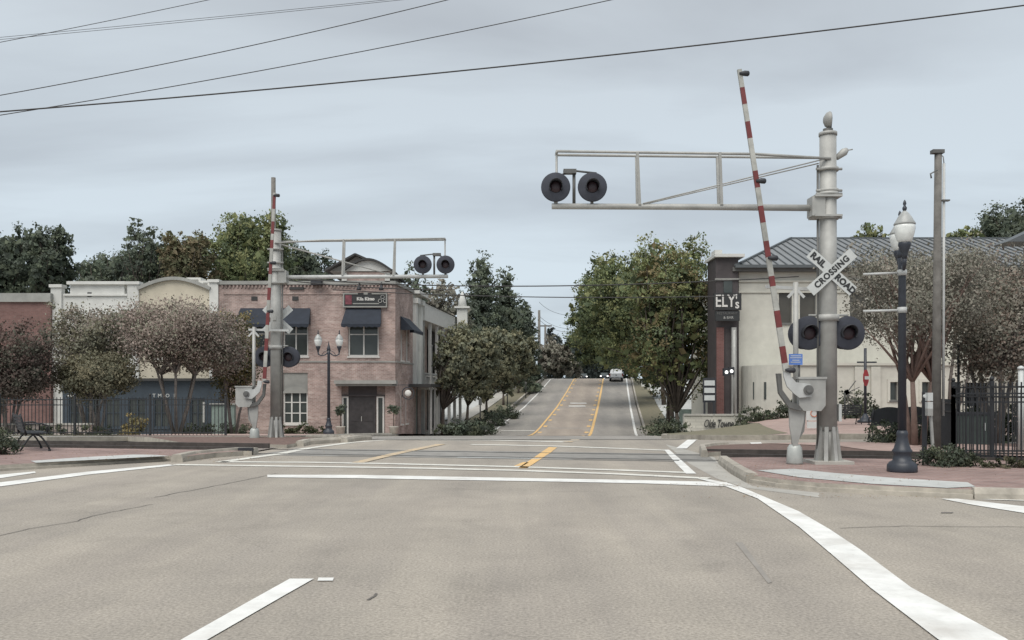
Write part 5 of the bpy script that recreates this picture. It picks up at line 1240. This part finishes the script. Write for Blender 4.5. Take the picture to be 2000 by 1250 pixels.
def far_tree(name, label, px0, px1, ytop, ybot, D, pal, dens=1.0, pine=False, group=None, ub=None, ragged=.0):
    """crown extents at distance D; ub puts the trunk that far beside the road axis"""
    s = FPX / D; Xc = ((px0 + px1) / 2 - 1000) / s; w = (px1 - px0) / s / 2 * 1.12; zt = CAMZ - (ytop - HY) / s; zb = CAMZ - (ybot - HY) / s
    X = Xc if ub is None else cen(D) + ub; g = h(X, D); hgt = zt - zb; rnd = random.Random(int(px0 * 3 + ytop)); lobes = []; ox = Xc - X
    if pine:
        w *= 1.25
        for k in range(9):
            f = k / 8; rr = w * (.92 - .60 * f ** 2.2)
            lobes.append((ox + rnd.uniform(-.1, .1) * w, rnd.uniform(-.2, .2) * w, zb - g + hgt * (.06 + .88 * f), rr, rr, hgt * .17))
    else:
        for k in range(24):
            f = rnd.random() ** .8; env = math.sqrt(max(.2, 1 - ((f - .36) / .76) ** 2)); a = rnd.uniform(0, 6.28); rr = rnd.uniform(.20, .32)
            rad = (1.04 - rr) * env * math.sqrt(rnd.uniform(.5, 1)); a = 2.4 * k + rnd.uniform(-.3, .3)
            lobes.append((ox + w * rad * math.cos(a), w * .8 * rad * math.sin(a), zb - g + hgt * (.10 + .80 * f), w * rr, w * rr, hgt * rr * .62))
        lobes.append((ox, 0, zb - g + hgt * .42, w * .84, w * .7, hgt * .42)); lobes.append((ox, 0, zb - g + hgt * .60, w * .66, w * .6, hgt * .37))
    leaf = .0011 * D + .025; area = w * hgt * 3.2; n = int(min(30000, dens * area / (leaf * leaf) * .95)); per = 26
    t = tree(name, label, (X, D, g), lobes, max(20, n // per), per, leaf, pal, max(.28, min(w, hgt) * .10), tr=max(.16, w * .05), group=group, inner=.45, th=max(1.2, (zb - g) * .85))
    # the shaded inner foliage that closes the crown
    L = np.array([(X + l[0], D + l[1], g + l[2], l[3] * .78, l[4] * .78, l[5] * .78) for l in lobes]); m = int(1500 * dens * (1 - ragged))
    idx = RNG.choice(len(L), m, p=(L[:, 3] * L[:, 4] * L[:, 5]) / (L[:, 3] * L[:, 4] * L[:, 5]).sum()); d = RNG.normal(size=(m, 3)); d /= np.linalg.norm(d, axis=1)[:, None]
    C = L[idx, :3] + d * L[idx, 3:6] * (RNG.random(m) ** .5)[:, None] * .9
    leaf_object('inner_foliage', C, RNG.uniform(.6, 1.3, m) * (min(w, hgt) * .045 + leaf * 1.3), np.array(pal)[RNG.integers(0, len(pal), m)] * RNG.uniform(.8, 1.1, m)[:, None], t, outward(C, L[:, :3].mean(0)))
    return t
GRN = [tuple(c * 1.6 for c in p) for p in GRN]; DRK = [tuple(c * 1.75 for c in p) for p in DRK]; STR = [(.17,.18,.125),(.205,.205,.135),(.145,.155,.115),(.23,.22,.145)]  # palettes lightened so the leaf colour carries the missing haze
BG = 'background trees'
far_tree('oak_tree', 'dark green tree at the left edge above the dark red brick building', -90, 88, 438, 620, 88, DRK, 1.4, group=BG)
far_tree('oak_tree', 'dark green tree just right of the left edge one, with a rounded low right side', 40, 152, 446, 620, 84, DRK, 1.2, group=BG)
far_tree('oak_tree', 'low dark tree showing behind the white building parapet', 130, 265, 500, 620, 92, DRK, .8, group=BG, ragged=.4)
far_tree('oak_tree', 'sparse dark tree with sky gaps behind the left pier of the cream building', 228, 345, 436, 610, 80, DRK, .75, group=BG, ragged=.6)
far_tree('oak_tree', 'olive yellow tree behind the curved cream parapet', 300, 430, 452, 620, 76, [(.155,.14,.085),(.125,.13,.075),(.175,.145,.09)], 1.2, group=BG)
far_tree('oak_tree', 'tallest broad olive green tree behind the left crossing signal', 385, 592, 414, 620, 82, GRN, 1.2, group=BG)
far_tree('oak_tree', 'broad grey green tree farther back behind the white building', 150, 330, 492, 640, 120, DRK, 1.1, group=BG)
far_tree('oak_tree', 'broad grey green tree farther back behind the cream building', 260, 440, 470, 640, 118, DRK + GRN[:1], 1.1, group=BG)
far_tree('oak_tree', 'broad grey green tree farther back behind the left signal arm', 430, 640, 470, 640, 116, DRK, 1.1, group=BG)
far_tree('oak_tree', 'small dark tree between the left signal and the attic gable', 545, 655, 486, 600, 90, DRK, 1.0, group=BG)
far_tree('oak_tree', 'ragged dark tree behind the attic gable right slope', 735, 850, 520, 660, 96, DRK, .6, group=BG, ragged=.6)
far_tree('oak_tree', 'ragged brown green tree above the cupola', 805, 920, 545, 680, 100, BRN, .7, group=BG, ragged=.5)
far_tree('pine_tree', 'tall dark conical evergreen left of the road opening', 880, 990, 518, 760, 112, DRK, 1.5, True, BG)
far_tree('pine_tree', 'lower dark evergreen stepping down toward the road opening', 940, 1038, 546, 760, 118, DRK, 1.5, True, BG)
far_tree('pine_tree', 'lowest dark evergreen beside the far utility poles', 990, 1056, 596, 760, 125, DRK, 1.5, True, BG)
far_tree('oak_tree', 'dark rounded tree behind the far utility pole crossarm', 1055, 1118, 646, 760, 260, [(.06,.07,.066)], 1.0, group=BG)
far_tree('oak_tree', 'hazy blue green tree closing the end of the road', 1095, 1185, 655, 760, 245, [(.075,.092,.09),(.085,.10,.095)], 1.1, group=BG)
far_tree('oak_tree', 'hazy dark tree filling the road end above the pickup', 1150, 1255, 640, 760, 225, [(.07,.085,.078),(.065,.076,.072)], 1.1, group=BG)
far_tree('oak_tree', 'brownish tree right of the far poles at the top of the hill', 1046, 1118, 655, 744, 150, BRN, 1.1, group=BG, ub=-9.5)
far_tree('oak_tree', 'small brownish tree overlapping the hazy trees left of the oncoming cars', 1080, 1138, 690, 740, 165, BRN, 1.1, group=BG, ub=-9.5)
# right hand big trees
RT = 'big green trees right of the road'
far_tree('oak_tree', 'largest green tree, nearest on the right of the road, with brown tinged top', 1225, 1418, 466, 800, 57, GRN + [(.20,.165,.09)], 1.35, group=RT)
far_tree('oak_tree', 'second big green tree, right of the road behind the largest', 1150, 1345, 476, 735, 70, GRN, 1.15, group=RT, ub=8.5)
far_tree('oak_tree', 'third green tree up the right side, with a stepped left outline', 1120, 1300, 506, 716, 90, GRN, 1.1, group=RT, ub=9)
far_tree('oak_tree', 'green tree reaching out over the road opening from the right', 1106, 1262, 540, 712, 115, GRN, 1.1, group=RT, ub=9)
far_tree('oak_tree', 'farthest green tree on the right, filling the space above the pickup', 1104, 1280, 605, 716, 150, GRN + DRK, 1.2, group=RT, ub=10)
far_tree('oak_tree', 'green tree with a low crown beyond the right kerb near the crest', 1232, 1330, 640, 775, 98, DRK + GRN, 1.2, group=RT, ub=11)
# left street trees
LT = 'street trees left of the road'
for (a, b, c, d, D_, lb) in ((845, 925, 632, 790, 60, 'nearest olive street tree on the left, before the porch building'), (868, 985, 630, 785, 70, 'second olive street tree on the left'),
                             (915, 1012, 634, 778, 80, 'third olive street tree on the left, in front of the dark evergreens'), (955, 1040, 642, 765, 92, 'fourth olive street tree up the left side'), (985, 1054, 655, 750, 106, 'farthest olive street tree on the left, just below the far poles')):
    far_tree('street_tree', lb, a, b, c, d, D_, STR, 1.3, group=LT, ub=-7.9)
far_tree('oak_tree', 'tall dark tree top above the roof at the right edge', 1905, 2080, 392, 560, 85, DRK, 1.0, group=BG)
far_tree('oak_tree', 'thin leafy tree top just over the metal roof ridge, left of the dark lamp', 1660, 1745, 438, 520, 84, GRN, .5, group=BG)
far_tree('oak_tree', 'thin leafy tree top over the metal roof ridge, right of the wooden pole', 1835, 1925, 442, 520, 80, GRN, .5, group=BG)

# crape myrtles
def myrtle(label, px, D, x0, x1, yt, yb, pal, clumps, per=60, leaf=.05, stems=4, bark='myrtle_bark', tr=.13, inner=.05, cs=.32, th=None, spread=.35, nl=14):
    s = FPX / D; X = (px - 1000) / s; g = h(X, D) + .1; rnd = random.Random(int(px)); lobes = []
    cx = ((x0 + x1) / 2 - px) / s; w = (x1 - x0) / s / 2; zt = CAMZ - (yt - HY) / s - g; zb = CAMZ - (yb - HY) / s - g
    for k in range(nl):
        a = 6.28 * k / nl + rnd.uniform(-.3, .3); f = rnd.random(); rr = rnd.uniform(.26, .40)
        lobes.append((cx + w * (1 - rr) * math.cos(a), w * .55 * math.sin(a), zb + (zt - zb) * (.22 + .60 * f), w * rr, w * rr * .8, (zt - zb) * .24))
    for q_ in range(2): lobes.append((cx, 0, zb + (zt - zb) * (.5 + .06 * q_), w * .92, w * .55, (zt - zb) * .44))
    return tree('crape_myrtle', label, (X, D, g), lobes, clumps, per, leaf, pal, cs, tr, th, bark, stems, inner, 'crape myrtle trees', spread=spread)
myrtle('crape myrtle with reddish trunks between the dark lamp and the wooden utility pole', 1790, 21.9, 1655, 1935, 484, 690, BRN, 470, 42, .034, 3, tr=.16, th=1.6, cs=.46, spread=.28)
myrtle('brown crape myrtle crown filling the right side behind the iron fence', 1940, 23, 1850, 2100, 480, 800, BRN + [(.19,.15,.125)], 560, 45, .040, 4, 'grey_bark', th=1.9, cs=.45)
myrtle('wide crape myrtle behind the wooden utility pole, tops over the metal roof', 1850, 33, 1690, 1960, 482, 660, BRN, 420, 42, .052, 4, 'grey_bark', cs=.60)
myrtle('wide purple brown crape myrtle in front of the cream building', 345, 40, 235, 478, 588, 735, MYR, 1250, 42, .052, 5, 'grey_bark', tr=.15, cs=.60, spread=.45)
myrtle('sparse crape myrtle in front of the white building', 175, 41, 98, 262, 592, 720, MYR[2:] + [(.17,.16,.11)], 300, 50, .06, 4, 'grey_bark', tr=.12, cs=.5, spread=.4)
myrtle('dull reddish crape myrtle against the dark brick wall at the left edge', 20, 36, -70, 104, 620, 812, [(.14,.10,.088),(.11,.092,.078),(.10,.10,.078)], 420, 60, .055, 4, 'grey_bark', cs=.36)
myrtle('low yellowish crape myrtle drooping over the left iron fence', 190, 38, 105, 262, 685, 790, [(.17,.16,.11),(.15,.15,.105),(.20,.18,.12)], 330, 50, .055, 3, 'grey_bark', cs=.34)
myrtle('yellow green crape myrtle just left of the left crossing signal', 455, 42, 410, 500, 618, 790, YEL[:2] + OLV + MYR[:1], 420, 55, .06, 3, 'grey_bark', cs=.34)
# shrubs
SH = [(.07,.085,.055),(.09,.10,.065),(.058,.07,.052)]
def gb_(name, label, px, D, rx, ry, rz, n, leaf=.05, pal=SH, dz=.08, group=None):
    X = (px - 1000) * D / FPX; return bush(name, label, (X, D, h(X, D) + dz), (rx, ry, rz), n, leaf, pal, group)
gb_('round_bush', 'dark round bush at the left edge beside the iron bench', 4, 18.6, .32, .32, .40, 1800, .025)
gb_('juniper_shrub', 'spreading dark juniper at the foot of the large lamp, before the iron fence', 1852, 15.6, .55, .35, .30, 3200, .026)
gb_('juniper_shrub', 'low ground shrub under the iron fence at the right edge', 1965, 15.3, .55, .3, .16, 1800, .026, [(.07,.075,.045),(.10,.09,.06)])
gb_('shrub', 'shrub before the left dark bench', 1735, 23.2, .6, .5, .42, 2400, .035)
gb_('shrub', 'low shrub at the crape myrtle foot beside the dark lamp', 1800, 22.3, .5, .4, .5, 2200, .035)
gb_('shrub', 'shrub mass behind the dark cabinet', 1945, 24, 1.2, .6, .75, 3600, .045)
gb_('shrub', 'small clipped bush at the right end of the sign wall', 1450, 45.6, .42, .38, .5, 900, .045)
gb_('shrub', 'rounded shrub under the largest right hand tree', 1290, 44, .95, .7, .55, 1800, .05)
gb_('shrub', 'rounded shrub at the left end of the sign wall', 1322, 44.6, .8, .6, .5, 1800, .05)
gb_('hedge', 'clipped dark hedge before the rounded stucco wing', 1485, 48.0, 1.3, .6, .55, 2000, .06)
gb_('shrub', 'grey green shrubs before the stucco wing right of the crossbuck mast', 1665, 44, 1.3, .7, .95, 2600, .06)
gb_('shrub', 'dark shrub behind the floodlight pole and sign wall', 1372, 50, 1.0, .5, .5, 1600, .07)
gb_('shrub', 'grey green shrub left of the crossing gate, against the stucco wing', 1545, 48, .9, .5, .8, 1600, .06)
gb_('low_hedge', 'low hedge at the foot of the old brick building, left of its door', 590, 50.5, 1.7, .5, .42, 2200, .055, [(.06,.07,.04),(.08,.085,.05)])
gb_('shrub', 'shrub by the low grey green wall', 465, 49, 1.1, .5, .5, 1600, .05)
gb_('shrub', 'shrub in front of the navy shopfront under the purple crape myrtle', 385, 45, 1.3, .5, .42, 1800, .05)
gb_('ornamental_grass', 'tuft of yellow ornamental grass at the end of the left iron fence', 262, 33, .5, .4, .75, 1200, .045, YEL)
gb_('shrub', 'low dark planting behind the left iron fence', 150, 33.2, 2.6, .5, .30, 2600, .045)
for i, (px, D_, r, rz) in enumerate(((885, 56, 1.1, .6), (915, 59, 1.4, .85), (935, 63, 1.3, .85), (960, 72, 1.5, .95), (985, 78, 1.3, .9))):
    gb_('shrub', ['first', 'second', 'third', 'fourth', 'fifth'][i] + ' dark planting mound up the left kerb of the hill, counted from the foot', px, D_, r, .9, rz, 1600, .08, DRK + SH, 0.05, 'planting mounds on the left kerb')
gb_('hedge', 'dark hedge along the left kerb near the crest', 1040, 108, 1.2, 5.5, .8, 2600, .12, DRK + SH)
for px, lb in ((665, 'round potted topiary left of the brick building door'), (769, 'round potted topiary right of the brick building door')):
    X = (px - 1000) * 52 / FPX; g = h(X, 52) + .12; t = thing('potted_topiary', lb, 'potted plant', (X, 52, g), 'potted topiaries by the door')
    MB().lathe([(.16, 0), (.24, .05), (.28, .4), (.32, .45), (.25, .46)], (X, 52, g), 14).build('pot', 'pot', t); MB().tube([(X, 52, g + .4), (X, 52, g + 1.2)], .03, 6).build('stem', 'bark', t)
    C, S, K = foliage([(X, 52, g + 1.45, .35, .35, .32)], 30, 30, .05, DRK, .12, .1); leaf_object('foliage', C, S, K, t)
# thin trunk under the right trees
t = thing('young_tree_trunk', 'thin young tree trunk between the thicker trunks on the right', 'tree', (*U(8.6, 60), h(*U(8.6, 60)))); c = (W(1303, 0, 59).x, 59)
MB().tube([(c[0], 59, h(*c)), (c[0] + .1, 59, h(*c) + 3.2)], [.12, .09], 8).build('trunk', 'bark', t)

# fallen leaves gathered along kerbs and on the brick
def litter(name, spots, n, size, pal):
    C = []; 
    for k in range(n):
        a = spots[k % len(spots)]; x = a[0] + random.gauss(0, a[2]); y = a[1] + random.gauss(0, a[3]); C.append((x, y, h(x, y) + a[4]))
    C = np.array(C); o = leaf_object(name, C, size * RNG.uniform(.6, 1.3, n), np.array(pal)[RNG.integers(0, len(pal), n)], None)
    me = o.data; co_ = np.zeros(len(me.vertices) * 3, np.float32); me.vertices.foreach_get('co', co_); co_ = co_.reshape(-1, 4, 3)
    zc_ = co_[:, :, 2].mean(1, keepdims=True); co_[:, :, 2] = zc_ + (co_[:, :, 2] - zc_) * .18; me.vertices.foreach_set('co', co_.ravel()); o['kind'] = 'stuff'
g1 = [(*G(1500, 948), .9, .12, .145), (*G(1700, 955), 1.2, .3, .145), (*G(1790, 930), 1.0, .5, .145), (*G(1480, 925), .5, .6, .145), (*G(1440, 950), .5, .15, .02), (*G(1600, 972), 1.5, .1, .02)]
litter('fallen_leaves', g1, 420, .018, [(.20,.12,.06),(.15,.10,.06),(.26,.18,.08)])
g2 = [(*G(200, 895), 2.5, .7, .135), (*G(60, 905), 2, .5, .135), (*G(420, 898), .8, .2, .02), (*G(640, 862), 1.5, .5, .13)]
litter('fallen_leaves', g2, 380, .026, [(.20,.12,.06),(.15,.10,.06),(.26,.18,.08)])

# ---------------------------------------------------------------- camera, light, sky
cam = bpy.data.cameras.new('camera'); co = bpy.data.objects.new('camera', cam); COL.objects.link(co)
co.location = (0, 0, CAMZ); co.rotation_euler = (math.radians(90), 0, 0)
cam.sensor_width = 36; cam.lens = FPX / 2000 * 36; cam.shift_y = (HY - 625) / 2000; cam.clip_end = 3000
scene.camera = co
SUN_EL, SUN_AZ = math.radians(58), math.radians(200)
w = bpy.data.worlds.new('World'); scene.world = w; w.use_nodes = True; nt = w.node_tree; bg = nt.nodes['Background']
sky = nt.nodes.new('ShaderNodeTexSky'); sky.sky_type = 'NISHITA'; sky.sun_disc = False; sky.sun_elevation = SUN_EL; sky.sun_rotation = SUN_AZ; sky.air_density = 1.2; sky.dust_density = 3
tc = nt.nodes.new('ShaderNodeTexCoord'); sp = nt.nodes.new('ShaderNodeSeparateXYZ'); nt.links.new(tc.outputs['Generated'], sp.inputs[0])
def math_node(op, a, b=None):
    m_ = nt.nodes.new('ShaderNodeMath'); m_.operation = op
    for i, v in enumerate((a, b)):
        if v is None: continue
        if isinstance(v, (int, float)): m_.inputs[i].default_value = v
        else: nt.links.new(v, m_.inputs[i])
    return m_.outputs[0]
zc = math_node('ADD', math_node('MAXIMUM', sp.outputs['Z'], 0.0), .16)      # project directions onto a cloud deck
cb_ = nt.nodes.new('ShaderNodeCombineXYZ'); nt.links.new(math_node('DIVIDE', sp.outputs['X'], zc), cb_.inputs[0]); nt.links.new(math_node('DIVIDE', sp.outputs['Y'], zc), cb_.inputs[1])
mp = nt.nodes.new('ShaderNodeMapping'); mp.inputs['Scale'].default_value = (.45, 1.0, 1); mp.inputs['Rotation'].default_value = (0, 0, .18); mp.inputs['Location'].default_value = (3.1, 1.7, 0); nt.links.new(cb_.outputs[0], mp.inputs[0])
n1 = nt.nodes.new('ShaderNodeTexNoise'); n1.inputs['Scale'].default_value = 1.5; n1.inputs['Detail'].default_value = 7; n1.inputs['Roughness'].default_value = .5; n1.inputs['Distortion'].default_value = .3; nt.links.new(mp.outputs[0], n1.inputs['Vector'])
r1 = nt.nodes.new('ShaderNodeValToRGB'); r1.color_ramp.elements[0].position = .36; r1.color_ramp.elements[1].position = .58
r1.color_ramp.elements[0].color = (.545, .585, .625, 1); r1.color_ramp.elements[1].color = (.69, .75, .795, 1); nt.links.new(n1.outputs['Fac'], r1.inputs['Fac'])
r2 = nt.nodes.new('ShaderNodeValToRGB'); r2.color_ramp.elements[0].position = 0.0; r2.color_ramp.elements[1].position = .42      # lighter toward the horizon
r2.color_ramp.elements[0].color = (1.10, 1.17, 1.22, 1); r2.color_ramp.elements[1].color = (.95, .95, .955, 1); nt.links.new(sp.outputs['Z'], r2.inputs['Fac'])
mm = nt.nodes.new('ShaderNodeMix'); mm.data_type = 'RGBA'; mm.blend_type = 'MULTIPLY'; mm.inputs['Factor'].default_value = 1; nt.links.new(r1.outputs['Color'], mm.inputs[6]); nt.links.new(r2.outputs['Color'], mm.inputs[7])
sc_ = nt.nodes.new('ShaderNodeMix'); sc_.data_type = 'RGBA'; sc_.inputs['Factor'].default_value = .12; nt.links.new(mm.outputs[2], sc_.inputs[6])
sk = nt.nodes.new('ShaderNodeVectorMath'); sk.operation = 'SCALE'; sk.inputs['Scale'].default_value = .10; nt.links.new(sky.outputs['Color'], sk.inputs[0]); nt.links.new(sk.outputs[0], sc_.inputs[7])
nt.links.new(sc_.outputs[2], bg.inputs['Color']); bg.inputs['Strength'].default_value = 1.0
sl = bpy.data.lights.new('sun', 'SUN'); sl.energy = 3.0; sl.angle = math.radians(50); sl.color = (1, .96, .90)
so = bpy.data.objects.new('sun', sl); COL.objects.link(so)
dv = Vector((math.sin(SUN_AZ) * math.cos(SUN_EL), math.cos(SUN_AZ) * math.cos(SUN_EL), math.sin(SUN_EL)))
so.rotation_euler = dv.to_track_quat('Z', 'Y').to_euler()
scene.view_settings.view_transform = 'Standard'; scene.view_settings.look = 'None'; scene.view_settings.exposure = 0; scene.view_settings.gamma = 1
scene.cycles.max_bounces = 6; scene.cycles.transparent_max_bounces = 4
